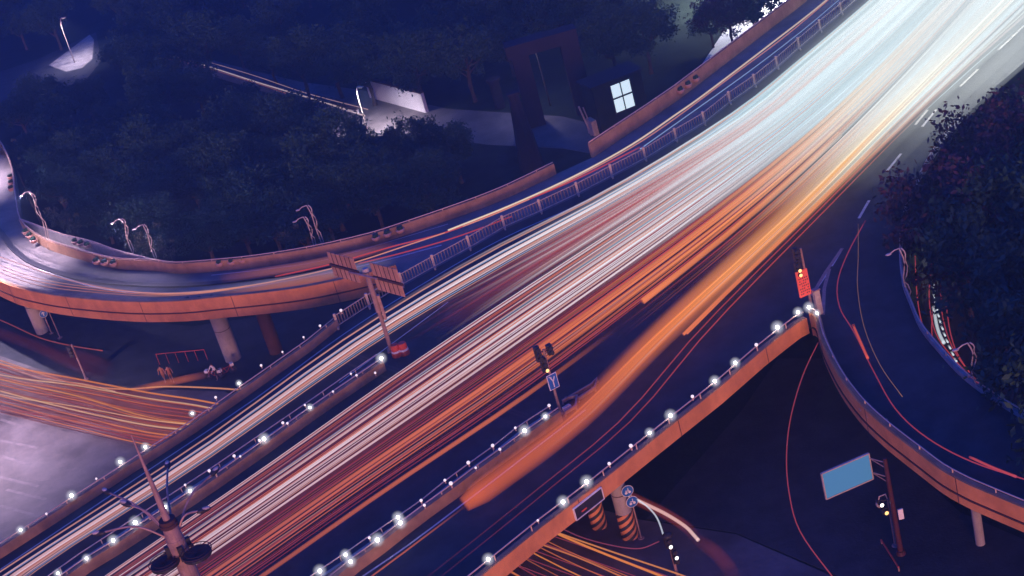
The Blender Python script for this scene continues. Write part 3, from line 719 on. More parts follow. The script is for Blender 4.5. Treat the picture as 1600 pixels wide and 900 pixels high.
for (cx, cy, dz) in ((259, 883, -1.6), (309, 868, -1.3)):
    c = P(cx, cy, bz + dz) - Vector((bx, by, 0))
    bm = bmesh.new(); rod(bm, c, c + Vector((0, 0, .12)), .58, .58, 20); cg = bmlink('cage_plate', bm, 'dark_metal', root)
    for rr in (.62, .44):
        bm = bmesh.new(); path_rod(bm, [c + Vector((math.cos(k * math.tau / 20) * rr, math.sin(k * math.tau / 20) * rr, .2)) for k in range(21)], .018); bmlink('ring', bm, 'dark_paint', cg)
    bm = bmesh.new()
    for k in range(20):
        a = k * math.tau / 20; rod(bm, c + Vector((0, 0, .16)), c + Vector((math.cos(a) * .62, math.sin(a) * .62, .2)), .010, n=4)
    bmlink('spokes', bm, 'dark_paint', cg)
for k in range(4):
    a = k * math.tau / 4 + .3
    bm = bmesh.new(); box(bm, (math.cos(a) * .42, math.sin(a) * .42, bz - 1.2), (.2, .2, .4), a); box(bm, (math.cos(a) * .5, math.sin(a) * .5, bz - 1.5), (.14, .2, .22), a); bmlink('winch_box', bm, 'dark_metal', root)

# ------------------------------------------------------------------ street lamps with posts, some added only to light pale areas
def street_lamp(base, h, arm, label, power, col, lit=True, m='pale_metal', spot=150, grp=None, curve=True, r=.09):
    o = thing('street_lamp', label, 'street lamp', base, 0, grp)
    a = Vector(arm)
    pts = [Vector((0, 0, 0)), Vector((0, 0, h * .4)) + a * .03, Vector((0, 0, h * .8)) + a * .1, Vector((0, 0, h * .97)) + a * .45, Vector((0, 0, h)) + a]
    bm = bmesh.new(); path_rod(bm, smooth(pts, 4), [r * (1.2 - .6 * k / 16) for k in range(17)], 8); bmlink('pole', bm, m, o, sm=True)
    bm = bmesh.new(); ang = math.atan2(a.y, a.x); box(bm, Vector((0, 0, h)) + a * 1.15, (.8, .28, .12), ang); hd = bmlink('lamp_head', bm, 'pale_metal', o)
    if lit:
        bm = bmesh.new(); box(bm, Vector((0, 0, h - .075)) + a * 1.15, (.55, .2, .02), ang); bmlink('lens', bm, 'lens_lit', hd)
        ld = bpy.data.lights.new('lamp_light', 'SPOT'); ld.energy = power; ld.color = col; ld.spot_size = R_(spot); ld.spot_blend = .8; ld.shadow_soft_size = .25
        lo = bpy.data.objects.new('lamp_light', ld); COL.objects.link(lo); lo.location = Vector((0, 0, h - .15)) + a * 1.15; lo.parent = o
    return o
MAUVE = (.85, .66, .88)
street_lamp(P(-70, 735, 0), 11, (2.0, 0, 0), 'off picture street lamp over the pale crossing road', 27000, (.9, .66, .86))
street_lamp(P(-70, 400, 0), 15, (2.5, -.5, 0), 'street lamp over the left end of the loop ramp', 42000, MAUVE, spot=112)
street_lamp(P(-40, 575, 0), 19, (3.5, 2.5, 0), 'tall off picture street lamp on the near side of the loop ramp', 48000, MAUVE, spot=84)  # unseen lamp added to brighten the ramp from the near side
street_lamp(P(117, 98, 0), 7, (.8, -.3, 0), 'small street lamp standing on the bright patch of far street', 5200, (.95, .82, .95), r=.06, spot=140)
street_lamp(P(575, 206, 0), 5.5, (.6, -.5, 0), 'twin bent street lamp before the white underpass wall', 8500, (.95, .82, .95), r=.06)
street_lamp(P(860, 165, 0), 8, (-1.5, -.5, 0), 'street lamp by the dim underpass pier', 1500, (.9, .8, .9), m='dark_metal')  # lamp added to brighten the underpass street
street_lamp(P(1230, -30, 0), 12, (-1.2, .6, 0), 'street lamp behind the tree at the top', 120000, (.95, .95, .9))
street_lamp(P(1715, 45, DZ), 11, (-3, 0, 0), 'street lamp above the bright upper right road', 90000, (1, 1, .86))  # unseen lamp added to brighten the asphalt below
street_lamp(P(1560, -60, DZ), 10, (-2.0, 0, 0), 'street lamp at the far upper right of the main road', 15000, (.95, 1, .95))  # another unseen lamp, added to brighten the far end of the road
# decorative double stem lamps behind the left ramp
def swan(base_px, tops, label, z0=0, power=0):
    power *= .7
    b = P(*base_px, z0); o = thing('swan_neck_lamp', label, 'street lamp', b, 0, 'swan neck lamps behind the ramp wall')
    for k, (pts) in enumerate(tops):
        h = ztop(b, pts[0][1]) - z0
        w = [Vector((0, 0, 0))]
        for (x, y) in pts[::-1]:
            zz = ztop(b, y); q = P(x, y, zz); w.append(Vector((q.x - b.x, q.y - b.y, zz - z0)))
        for s in (0, 1):
            bm = bmesh.new(); path_rod(bm, [v + Vector((s * .22 * min(1, 1.4 * abs(math.sin(3 * i / len(w)))) , 0, 0)) for i, v in enumerate(smooth(w, 4))], .05, 6); bmlink('stem', bm, 'pale_metal', o, sm=True)
        e = w[-1]
        bm = bmesh.new(); path_rod(bm, [e, e + Vector((-.35, -.1, .02)), e + Vector((-.7, -.15, -.12))], .04); ball(bm, e + Vector((-.8, -.15, -.14)), .14, 8, 6, (1.6, 1, .5)); bmlink('lamp_head', bm, 'pale_metal', o)
        if power:
            ld = bpy.data.lights.new('lamp_light', 'POINT'); ld.energy = power; ld.color = MAUVE; ld.shadow_soft_size = .15
            lo = bpy.data.objects.new('lamp_light', ld); COL.objects.link(lo); lo.location = e + Vector((-.8, -.15, -.32)); lo.parent = o
swan((76, 390), [[(45, 299), (53, 312), (57, 330), (67, 347)]], 'leftmost pale swan neck lamp rising behind the walkway wall', 7, 900)
swan((208, 398), [[(188, 342), (195, 352), (198, 372)]], 'pale swan neck lamp left of the lit shrub behind the ramp', 7, 700)
swan((243, 407), [[(223, 351), (231, 368), (235, 386)]], 'pale swan neck lamp in front of the lit shrub', 7, 700)
swan((491, 387), [[(474, 339), (481, 352), (486, 368)]], 'shorter pale twin lamp behind the ramp wall above the sign', 7)
swan((504, 384), [[(479, 321), (487, 336), (494, 358)]], 'taller pale twin lamp behind the ramp wall above the sign', 7)
swan((1421, 462), [[(1405, 388), (1413, 410), (1412, 440)]], 'pale curved lamp at the dark edge of the right trees', 7)
swan((1528, 608), [[(1512, 536), (1520, 552), (1518, 580)]], 'pale curved lamp over the red trails at right', 7)

# ------------------------------------------------------------------ far buildings, wall, kiosk, window
def bwall(pxa, pxb, z0, h, t, m, label, name='retaining_wall', cat='wall'):
    A, B = P(*pxa, z0), P(*pxb, z0); o = thing(name, label, cat, A); d = B - A
    bm = bmesh.new(); sweep(bm, [Vector((0, 0, 0)), Vector((d.x, d.y, 0))], wall_prof(t, 0, h)); bmlink('wall_face', bm, m, o)
    bm = bmesh.new(); sweep(bm, [Vector((0, 0, 0)), Vector((d.x, d.y, 0))], wall_prof(t + .12, h + .002, h + .18)); bmlink('coping', bm, 'dark_paint', o)
    return o
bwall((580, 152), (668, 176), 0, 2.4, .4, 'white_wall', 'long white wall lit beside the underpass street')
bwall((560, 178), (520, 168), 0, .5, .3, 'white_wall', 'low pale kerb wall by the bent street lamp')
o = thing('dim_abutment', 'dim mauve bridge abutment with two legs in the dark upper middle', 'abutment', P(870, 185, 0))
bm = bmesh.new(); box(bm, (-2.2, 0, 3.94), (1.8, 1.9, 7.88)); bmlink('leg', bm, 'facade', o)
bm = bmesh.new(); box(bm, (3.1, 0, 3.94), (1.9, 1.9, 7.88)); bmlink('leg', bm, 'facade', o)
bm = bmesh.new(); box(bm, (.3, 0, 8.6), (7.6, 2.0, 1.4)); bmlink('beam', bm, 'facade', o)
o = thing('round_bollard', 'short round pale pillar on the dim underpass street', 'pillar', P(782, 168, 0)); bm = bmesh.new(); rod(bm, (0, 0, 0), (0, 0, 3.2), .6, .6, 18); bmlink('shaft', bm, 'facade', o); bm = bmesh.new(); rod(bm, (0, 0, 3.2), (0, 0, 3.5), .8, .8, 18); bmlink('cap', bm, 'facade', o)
# lit window on a dark building
b = P(985, 200, 0); o = thing('dark_building', 'small dark building with one bright four pane window', 'building', b, .28)
bm = bmesh.new(); box(bm, (-.3, 1.6, 2.7), (5.5, 3, 5.4)); bmlink('wall', bm, 'soil', o)
bm = bmesh.new(); box(bm, (-.3, 1.6, 5.5), (6, 3.4, .2)); bmlink('roof', bm, 'facade', o)
wf = bmesh.new(); zc = 3.5
for (x, z, sx, sz) in ((0, zc + 1.55, 2.3, .1), (0, zc - 1.55, 2.3, .1), (1.15, zc, .1, 3.2), (-1.15, zc, .1, 3.2), (0, zc, .1, 3.1), (0, zc + .1, 2.3, .1)): box(wf, (x, .06, z), (sx, .12, sz))
wfo = bmlink('window', wf, 'dark_metal', o)
for sx in (-1, 1):
    for sz in (-1, 1): bm = bmesh.new(); box(bm, (sx * .56, .05, zc + .05 + sz * .78), (.98, .04, 1.36)); bmlink('pane', bm, 'window_lit', wfo)
b = P(938, 208, 0); o = thing('equipment_box', 'small pale box with a slanted post left of the lit window', 'equipment box', b)
bm = bmesh.new(); box(bm, (0, 0, 1.0), (2, 1.4, 1.6), .3); bmlink('cabinet_body', bm, 'pale_metal', o)
bm = bmesh.new(); rod(bm, (-.9, 0, 0), (-1.5, 0, 3.4), .09); rod(bm, (-.6, 0, 0), (-1.1, 0, 3.2), .06); bmlink('post', bm, 'pale_metal', o)
# bright forecourt behind the top tree
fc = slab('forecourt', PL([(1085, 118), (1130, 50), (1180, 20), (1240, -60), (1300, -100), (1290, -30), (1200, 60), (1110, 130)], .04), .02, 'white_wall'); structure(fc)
for k, (a, c) in enumerate((((1125, 100), (1150, 75)), ((1165, 65), (1185, 35)))):
    o = thing('orange_post', f"{['nearer', 'farther'][k]} slim rust post on the bright forecourt under the tree", 'post', P(*a, 0)); bm = bmesh.new(); rod(bm, (0, 0, 0), P(*c, 0) - P(*a, 0) + Vector((0, 0, .6)), .11); bmlink('bar', bm, 'barrel_red', o); bm = bmesh.new(); rod(bm, (0, 0, 0), (0, 0, .2), .2); bmlink('foot', bm, 'dark_metal', o)
b = P(832, 262, 0); o = thing('brick_pillar', 'faint ruined looking pillar behind the end of the ramp wall', 'pillar', b); bm = bmesh.new(); rod(bm, (0, 0, 0), (0, 0, 8), 1.3, .5, 7); bmlink('shaft', bm, 'facade', o); bm = bmesh.new(); box(bm, (0, 0, 8.1), (1.2, 1, .2)); bmlink('cap', bm, 'facade', o)
# glints top-left building
b = P(330, 25, 0); o = thing('small_pavilion', 'small building with red edged pale roof strips at the top edge', 'building', b, .5)
bm = bmesh.new(); box(bm, (0, 1, 2), (7, 4, 4)); bmlink('wall', bm, 'facade', o)
for k in range(3): bm = bmesh.new(); box(bm, (-2.2 + 2.2 * k, -.6, 4.1 + .05 * k), (1.5, .4, .15)); bmlink('roof_strip', bm, 'lamp_dim' if k != 1 else 'barrel_red', o)  # pale strips glow by themselves to draw glints on the roof

# ------------------------------------------------------------------ people
def person(base, rz, label, pose, shirt, legs, h=1.68):
    o = thing('person', label, 'person', base, rz)
    J = pose
    names = list(J['v'].keys()); me = bpy.data.meshes.new('body'); me.from_pydata([J['v'][k][0] for k in names], [(names.index(a), names.index(b)) for a, b in J['e']], [])
    for k in (legs, shirt, 'skin'): me.materials.append(MT[k])
    body = bpy.data.objects.new('body', me); COL.objects.link(body); body.parent = o
    md = body.modifiers.new('skin', 'SKIN'); sk = me.skin_vertices[0].data
    for i, k in enumerate(names): sk[i].radius = (J['v'][k][1], J['v'][k][1] * J['v'][k][2]); sk[i].use_root = (k == 'pelvis')
    body.modifiers.new('sub', 'SUBSURF').levels = 1
    dg = bpy.context.evaluated_depsgraph_get(); me2 = bpy.data.meshes.new_from_object(body.evaluated_get(dg)); body.modifiers.clear(); body.data = me2
    for k in (legs, shirt, 'skin')[len(me2.materials):]: me2.materials.append(MT[k])
    for p in me2.polygons:
        c = p.center; p.use_smooth = True
        p.material_index = 2 if (c.z > 1.42 or abs(c.x) > .27 or c.z < J.get('cuff', .1)) else (1 if c.z > J.get('waist', .98) else 0)
    bm = bmesh.new(); ball(bm, Vector(J['v']['head'][0]) + Vector((0, .02, .04)), .108, 10, 8, (1, 1.05, 1)); bmlink('hair', bm, 'hair', o, sm=True)
    bm = bmesh.new(); f = Vector(J['v']['head'][0]) + Vector((0, -.1, -.01)); ball(bm, f, .018, 6, 4); ball(bm, f + Vector((.035, .005, .03)), .011, 6, 4); ball(bm, f + Vector((-.035, .005, .03)), .011, 6, 4); bmlink('face', bm, 'skin', o)
    return o
def pose(sway=0, arm=.1, step=.12, reach=0):
    v = {'pelvis': ((0, 0, .95), .14, .8), 'waist': ((0, 0, 1.1), .125, .8), 'chest': ((0, -sway * .5, 1.3), .155, .7), 'neck': ((0, -sway, 1.47), .055, 1), 'head': ((0, -sway - .01, 1.58), .09, 1.1), 'crown': ((0, -sway, 1.65), .07, 1)}
    for s, n in ((-1, 'l'), (1, 'r')):
        k = step * s
        v.update({n + 'hip': ((s * .09, 0, .88), .095, 1), n + 'knee': ((s * .1, -k * .6 - .02, .48), .062, 1), n + 'ank': ((s * .1, -k, .08), .04, 1), n + 'toe': ((s * .1, -k - .14, .035), .038, .8),
                  n + 'sh': ((s * .19, -sway, 1.4), .058, 1), n + 'el': ((s * (.24 + arm * .4), -sway - reach * .5, 1.13 + reach * .1), .042, 1), n + 'wr': ((s * (.24 + arm), -sway - reach, .9 + reach * .35), .03, 1), n + 'hd': ((s * (.24 + arm), -sway - reach * 1.1, .82 + reach * .33), .035, .6)})
    e = [('pelvis', 'waist'), ('waist', 'chest'), ('chest', 'neck'), ('neck', 'head'), ('head', 'crown')]
    for n in 'lr': e += [('pelvis', n + 'hip'), (n + 'hip', n + 'knee'), (n + 'knee', n + 'ank'), (n + 'ank', n + 'toe'), ('chest', n + 'sh'), (n + 'sh', n + 'el'), (n + 'el', n + 'wr'), (n + 'wr', n + 'hd')]
    return {'v': v, 'e': e, 'cuff': .5}
cyc = P(341, 593, 0)
person(cyc, -.9, 'person in dark shorts and a white top standing astride a parked bicycle by the pier', pose(.12, .02, .1, .35), 'cloth_white', 'cloth_dark')
for k, (px, lab) in enumerate((((259, 597), 'person in rust clothes walking at the kerb, left of the two in the street'), ((270, 597), 'person in rust clothes walking at the kerb, right of the two in the street'))):
    person(P(*px, 0), .4 * k - .2, lab, pose(.03, .05, .2, .1), 'cloth_rust', 'cloth_rust')
def bicycle(base, rz, label, basket=True):
    o = thing('bicycle', label, 'bicycle', base, rz)
    for x in (-.5, .5):
        bm = bmesh.new(); path_rod(bm, [Vector((x + math.cos(k * math.tau / 18) * .32, 0, .34 + math.sin(k * math.tau / 18) * .32)) for k in range(19)], .025); w = bmlink('wheel', bm, 'rubber', o)
        bm = bmesh.new()
        for k in range(6): a = k * math.pi / 6; rod(bm, (x - math.cos(a) * .31, 0, .34 - math.sin(a) * .31), (x + math.cos(a) * .31, 0, .34 + math.sin(a) * .31), .005, n=4)
        bmlink('spokes', bm, 'rail_metal', w)
    bm = bmesh.new()
    for a, b in (((-.5, 0, .34), (-.2, 0, .8)), ((-.5, 0, .34), (0, 0, .32)), ((0, 0, .32), (-.2, 0, .82)), ((0, 0, .32), (.38, 0, .75)), ((-.15, 0, .72), (.38, 0, .78)), ((.5, 0, .34), (.36, 0, .95))): rod(bm, a, b, .02, n=6)
    bmlink('frame', bm, 'barrel_red', o)
    bm = bmesh.new(); rod(bm, (.34, -.28, 1.0), (.34, .28, 1.0), .018); rod(bm, (.36, 0, .93), (.34, 0, 1.0), .02); bmlink('handlebar', bm, 'dark_metal', o)
    bm = bmesh.new(); box(bm, (-.22, 0, .88), (.24, .14, .06)); bmlink('saddle', bm, 'dark_metal', o)
    if basket: bm = bmesh.new(); box(bm, (.55, 0, .85), (.3, .34, .24)); bmlink('load', bm, 'cloth_white', o); bm = bmesh.new(); box(bm, (-.58, 0, .75), (.38, .3, .25)); bmlink('load', bm, 'cloth_white', o)
bicycle(cyc + Vector((-.25, .25, 0)), 2.8, 'bicycle with pale loads held by the person in white')
bicycle(P(357, 586, 0), .3, 'bicycle with pale load parked against the round pier')
pf = bmesh.new(); A = P(250, 570, 0); B = P(325, 563, 0); root = thing('street_fence', 'faint rust metal barrier beside the walking people', 'barrier', A)
d = B - A; rod(pf, (0, 0, 1.1), (d.x, d.y, 1.1), .035); bmlink('rail', pf, 'barrel_red', root)
for k in range(6): bm = bmesh.new(); q = d * k / 5; rod(bm, (q.x, q.y, 0), (q.x, q.y, 1.1), .03); bmlink('post', bm, 'barrel_red', root)

# ------------------------------------------------------------------ trees
def crown_mesh(seed, rx, rz, nclump, nleaf, ls):
    rnd = random.Random(seed); vs = []; fs = []
    for c in range(nclump):
        while True:
            u = Vector((rnd.uniform(-1, 1), rnd.uniform(-1, 1), rnd.uniform(-.9, 1)))
            if .35 < u.length < 1: break
        cc = Vector((u.x * rx, u.y * rx, u.z * rz)) * rnd.uniform(.8, 1.08); cr = rnd.uniform(.22, .42) * rx * .62
        for k in range(nleaf):
            p = Vector((rnd.gauss(0, .5), rnd.gauss(0, .5), rnd.gauss(0, .42))) * cr + cc
            n = (p * .15 / rx + Vector((rnd.gauss(0, 1), rnd.gauss(0, 1), rnd.gauss(.5, .8)))).normalized()
            t = n.orthogonal().normalized(); t = Matrix.Rotation(rnd.uniform(0, 6.28), 3, n) @ t; b = n.cross(t); s = ls * rnd.uniform(.6, 1.35)
            i = len(vs); vs += [p + t * s, p + b * s * .45, p - t * s * .9, p - b * s * .45]; fs.append((i, i + 1, i + 2, i + 3))
    me = bpy.data.meshes.new('crown'); me.from_pydata([tuple(v) for v in vs], [], fs); return me
def trunk_mesh(seed, h, rx, rz):
    rnd = random.Random(seed); bm = bmesh.new(); path_rod(bm, [Vector((0, 0, 0)), Vector((.1, 0, h * .35)), Vector((-.1, .1, h * .7)), Vector((0, 0, h))], [.3, .24, .18, .1], 8)
    for k in range(7):
        a = k * 2.4 + rnd.random(); st = Vector((0, 0, h * rnd.uniform(.4, .75)))
        e = Vector((math.cos(a) * rx * .7, math.sin(a) * rx * .7, h + rz * rnd.uniform(-.3, .5))); path_rod(bm, [st, st.lerp(e, .5) + Vector((0, 0, -.3)), e], [.13, .08, .03], 5)
    return bm
protos = []
for s in range(4):
    rx, rz = 3.6 + .5 * s, 2.7 + .3 * s
    t = thing('broadleaf_tree', '', 'tree'); hh = 5.6
    tr = bmlink('trunk', trunk_mesh(s, hh, rx, rz), 'bark', t)
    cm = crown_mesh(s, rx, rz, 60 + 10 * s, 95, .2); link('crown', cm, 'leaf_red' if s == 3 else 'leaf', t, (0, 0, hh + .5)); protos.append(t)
used = [False] * 4
def tree(cpx, k, label, grp=None, sc=1.0, zc=6.1, m=None):
    c = P(*cpx, zc * sc)
    if not used[k]: o = protos[k]; used[k] = True
    else: o = copy_tree(protos[k])
    o.location = (c.x, c.y, 0); o.rotation_euler = (0, 0, random.uniform(0, 6.28)); o.scale = (sc, sc, sc * random.uniform(.9, 1.1)); o['label'] = label
    if grp: o['group'] = grp
    elif 'group' in o: del o['group']
    return o
def inpoly(p, poly):
    x, y = p; c = False
    for (x1, y1), (x2, y2) in zip(poly, poly[1:] + poly[:1]):
        if (y1 > y) != (y2 > y) and x < (x2 - x1) * (y - y1) / (y2 - y1) + x1: c = not c
    return c
def dist_line(p, pts):
    best = 1e9
    for a, b in zip(pts, pts[1:]):
        a, b, q = Vector(a), Vector(b), Vector(p); d = b - a; t = max(0, min(1, (q - a).dot(d) / max(1e-6, d.length_squared))); best = min(best, (a + d * t - q).length)
    return best
# dark wood inside the loop and beyond
wood = [(-60, 150), (60, 150), (160, 140), (200, 60), (330, 130), (450, 180), (530, 220), (600, 260), (720, 260), (790, 262), (640, 320), (500, 345), (380, 362), (240, 360), (140, 335), (70, 300), (50, 240), (-60, 190)]
north = [(-60, 90), (40, 55), (90, 30), (160, 20), (240, 70), (420, 100), (560, 118), (700, 110), (760, 90), (800, 40), (880, 30), (1000, 60), (1020, -80), (-60, -80)]
cand = []
rnd = random.Random(3)
for poly, grp in ((wood, 0), (north, 1)):
    n = 0; tries = 0
    while tries < 900:
        tries += 1; p = (rnd.uniform(-60, 1130), rnd.uniform(-80, 370))
        if not inpoly(p, poly): continue
        if grp == 0 and dist_line(p, FARW) < 46: continue
        if any((p[0] - q[0]) ** 2 + ((p[1] - q[1]) * 1.5) ** 2 < 50 ** 2 for q, _ in cand): continue
        cand.append((p, grp))
for i, (p, grp) in enumerate(cand):
    tree(p, i % 3, ('dark leafy tree in the unlit wood inside the left loop ramp', 'dark leafy tree in the unlit wood along the top of the picture')[grp], ('trees of the dark wood inside the loop', 'trees of the dark wood along the top')[grp], rnd.uniform(.75, 1.05))
tree((645, 222), 1, 'dark rounded tree standing out before the white underpass wall', sc=.8)
tree((590, 232), 2, 'loose edged tree left of the rounded one below the street lamp', sc=.6)
tree((705, 226), 0, 'dark tree right of the rounded one before the underpass street', sc=.7)
tree((60, 150), 2, 'dark tree whose crown cuts across the bright far street', sc=.85)
tree((1135, 14), 3, 'tree with lit leaves hanging over the bright forecourt at the top', sc=.75)
tree((1106, 30), 2, 'thin tree with white specks of light left of the bright forecourt', sc=.55)
tree((1185, 4), 0, 'tree at the top edge beside the mauve parapet with orange lit leaves', sc=.75)
# right hand trees
rights = [(1502, 352), (1575, 272), (1660, 205), (1555, 380), (1600, 320), (1670, 280), (1560, 370), (1640, 350), (1645, 450), (1655, 560), (1710, 640)]
for i, p in enumerate(rights):
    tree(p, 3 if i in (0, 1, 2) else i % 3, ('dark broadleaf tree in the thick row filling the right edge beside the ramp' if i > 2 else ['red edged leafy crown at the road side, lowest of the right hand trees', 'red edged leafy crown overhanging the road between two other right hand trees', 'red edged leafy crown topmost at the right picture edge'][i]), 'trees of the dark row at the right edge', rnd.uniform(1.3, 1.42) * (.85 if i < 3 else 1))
lr = slab('lower_road', PL([(1400, 330), (1440, 380), (1440, 470), (1470, 560), (1540, 640), (1640, 720), (1760, 780), (1800, 740), (1640, 660), (1560, 590), (1510, 500), (1490, 400), (1470, 330)], .03), .02, 'asphalt'); structure(lr)
# shrubs lit along the ramp
shrub_me = crown_mesh(50, 1.7, 1.4, 26, 34, .13)
for k, (px, s, lab) in enumerate((((90, 335), .9, 'sparse lit shrub behind the first swan neck lamp'), ((112, 352), .7, 'small lit shrub behind the pale walkway parapet'), ((235, 375), .95, 'pale lit shrub around the middle swan neck lamp'), ((262, 392), .6, 'small lit shrub right of the middle swan neck lamp'),
                                   ((455, 372), .7, 'faint shrub left of the twin lamps behind the ramp wall'), ((14, 235), .8, 'lit shrub hanging over the wall at the far left edge'), ((25, 258), .5, 'small lit shrub below the hanging one at the left edge'), ((207, 385), .5, 'small lit shrub at the foot of a swan neck lamp'))):
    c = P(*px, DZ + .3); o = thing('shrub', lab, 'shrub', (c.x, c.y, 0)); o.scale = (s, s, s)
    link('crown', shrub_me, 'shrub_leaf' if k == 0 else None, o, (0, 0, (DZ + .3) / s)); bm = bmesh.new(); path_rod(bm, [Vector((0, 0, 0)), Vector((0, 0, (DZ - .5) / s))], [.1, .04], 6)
    for a in range(5): rod(bm, (0, 0, (DZ - 1.5) / s), (math.cos(a * 1.3) * 1.1, math.sin(a * 1.3) * 1.1, (DZ + .5) / s), .03, .01, 5)
    bmlink('stem', bm, 'bark', o)

# ------------------------------------------------------------------ light trails
NTR = 0; THIN = []
def trail(pts, cols, r, label, grp, soft=False, flat=1.0, name='light_trail', n=None, alpha=1.0):
    """pts world points, cols list of rgb per point"""
    global NTR; NTR += 1
    n = n or (12 if soft else 6); vs = []; fs = []; vc = []
    N = len(pts)
    for i, p in enumerate(pts):
        d = (pts[min(i + 1, N - 1)] - pts[max(i - 1, 0)]).normalized(); u = Vector((d.y, -d.x, 0)).normalized(); w = u.cross(d).normalized()
        rr = r[i] if isinstance(r, (list, tuple)) else r
        if soft and (i == 0 or i == N - 1): rr *= .6
        for k in range(n):
            a = k * math.tau / n; vs.append(tuple(p + u * math.cos(a) * rr + w * math.sin(a) * rr * flat))
            al = alpha[i] if isinstance(alpha, (list, tuple)) else alpha
            vc.append((*cols[i], al))
    for i in range(N - 1):
        for k in range(n): a = i * n + k; b = i * n + (k + 1) % n; fs.append((a, b, b + n, a + n))
    fs.append(tuple(range(n))[::-1]); fs.append(tuple((N - 1) * n + k for k in range(n)))
    me = bpy.data.meshes.new(name); me.from_pydata(vs, [], fs)
    at = me.color_attributes.new('glow', 'FLOAT_COLOR', 'POINT'); at.data.foreach_set('color', [c for v in vc for c in v])
    bm = bmesh.new(); bm.from_mesh(me); bmesh.ops.recalc_face_normals(bm, faces=bm.faces); bm.to_mesh(me); bm.free()
    for p in me.polygons: p.use_smooth = True
    o = link(name, me, 'trail_soft' if soft else 'trail_thin'); tag(o, label, 'light trail', grp)
    if not soft: THIN.append(((r[0] if isinstance(r, (list, tuple)) else r) * min(1, (pts[-1] - pts[0]).length / 60), o))
    return o
G = [
 [(-150, 988), (0, 888), (305, 691), (529, 530), (735, 404), (957, 291), (1141, 178), (1249, 93), (1345, 12), (1400, -38)],
 [(-30, 985), (110, 872), (300, 750), (594, 548), (765, 445), (1000, 305), (1180, 190), (1300, 85), (1400, 0), (1450, -45)],
 [(40, 978), (150, 903), (400, 733), (600, 592), (775, 474), (1015, 318), (1200, 193), (1330, 88), (1435, -10), (1480, -55)],
 [(280, 990), (415, 900), (600, 770), (800, 635), (950, 525), (1140, 375), (1280, 250), (1400, 130), (1520, 0), (1570, -60)],
 [(420, 1010), (560, 915), (735, 785), (900, 660), (1040, 520), (1240, 335), (1370, 205), (1470, 105), (1575, 0), (1630, -60)],
 [(660, 985), (800, 870), (950, 745), (1060, 645), (1170, 500), (1322, 330), (1432, 218), (1535, 122), (1655, 20), (1715, -40)]]
GW = [PL(g, 0) for g in G]
def gpt(t, u, z):
    t = max(0, min(4.999, t)); i = int(t); f = t - i; u = max(0, min(8.999, u)); j = int(u); w = u - j
    def cr(row):
        a, b, c, d = row[max(0, j - 1)], row[j], row[min(9, j + 1)], row[min(9, j + 2)]
        return 0.5 * ((2 * b) + (c - a) * w + (2 * a - 5 * b + 4 * c - d) * w * w + (3 * b - a - 3 * c + d) * w ** 3)
    A = [Vector(q) for q in G[i]]; B = [Vector(q) for q in G[i + 1]]
    q = cr(A) * (1 - f) + cr(B) * f
    return P(q.x, q.y, z)
def lerp(a, b, f): return tuple(x + (y - x) * f for x, y in zip(a, b))
def ramp3(stops, u):
    if u <= stops[0][0]: return stops[0][1]
    for (a, ca), (b, cb) in zip(stops, stops[1:]):
        if u <= b: return lerp(ca, cb, (u - a) / (b - a))
    return stops[-1][1]
PINK = [(0, (.56, .30, .36)), (3, (.70, .42, .46)), (5, (.85, .74, .80)), (6.3, (.62, .90, .98)), (9, (.8, 1.05, 1.08))]
WHITE = [(0, (.62, .42, .52)), (3, (.80, .58, .66)), (4.5, (.92, .85, .92)), (6, (.72, .95, 1.05)), (9, (.9, 1.1, 1.12))]
ORAN = [(0, (.42, .10, .10)), (2, (.55, .12, .08)), (4, (.74, .17, .07)), (5.3, (.88, .27, .09)), (6.6, (.95, .75, .55)), (8, (.95, .95, .92))]
RED = [(0, (.24, .03, .07)), (3, (.36, .05, .07)), (5, (.58, .07, .07)), (6.3, (.72, .25, .16)), (8, (.9, .78, .74))]
SALM = [(0, (.45, .20, .20)), (3, (.55, .25, .22)), (5, (.60, .30, .24)), (7, (.75, .55, .45)), (9, (.85, .85, .82))]
GOLD = [(0, (.55, .13, .06)), (4, (.80, .21, .06)), (5.6, (.95, .47, .16)), (6.6, (.9, .85, .7)), (9, (.9, 1, 1))]
BLUE = [(0, (.12, .14, .35)), (4, (.25, .35, .6)), (6, (.5, .8, 1.0)), (9, (.7, 1, 1.1))]
rt = random.Random(11)
def run(t, cols, r, label, grp, u0=0, u1=9, z=None, drift=0, soft=False, k=1.0, flat=1.0, step=.3, alpha=1.0, sharp=False, fade=.45):
    pts = []; cc = []; rr = []; ph = rt.uniform(0, 6.28); al = []
    m = max(2, int((u1 - u0) / step)); z = z if z is not None else DZ + rt.uniform(.55, .95)
    for i in range(m + 1):
        f = i / m; u = u0 + (u1 - u0) * f
        pts.append(gpt(t + drift * f + .006 * math.sin(u * .9 + ph), u, z)); c = ramp3(cols, u); g_ = 1.12 * k * (1 + .10 * math.sin(u * 2.3 + ph * 2))
        cc.append(tuple(x * g_ for x in c)); rr.append(r * (1 + .09 * u))
        al.append(alpha * (1 if (u0 <= .01 or sharp) else min(1, (f / fade) ** 1.3)) * (1 if u1 > 8.9 or sharp else min(1, (1 - f) / fade * 1.5)))
    trail(pts, cc, rr, label, grp, soft, flat, alpha=al)
GL = 'light trails on the left carriageway'; GC = 'light trails on the central lanes'; GR = 'light trails on the right hand lanes'
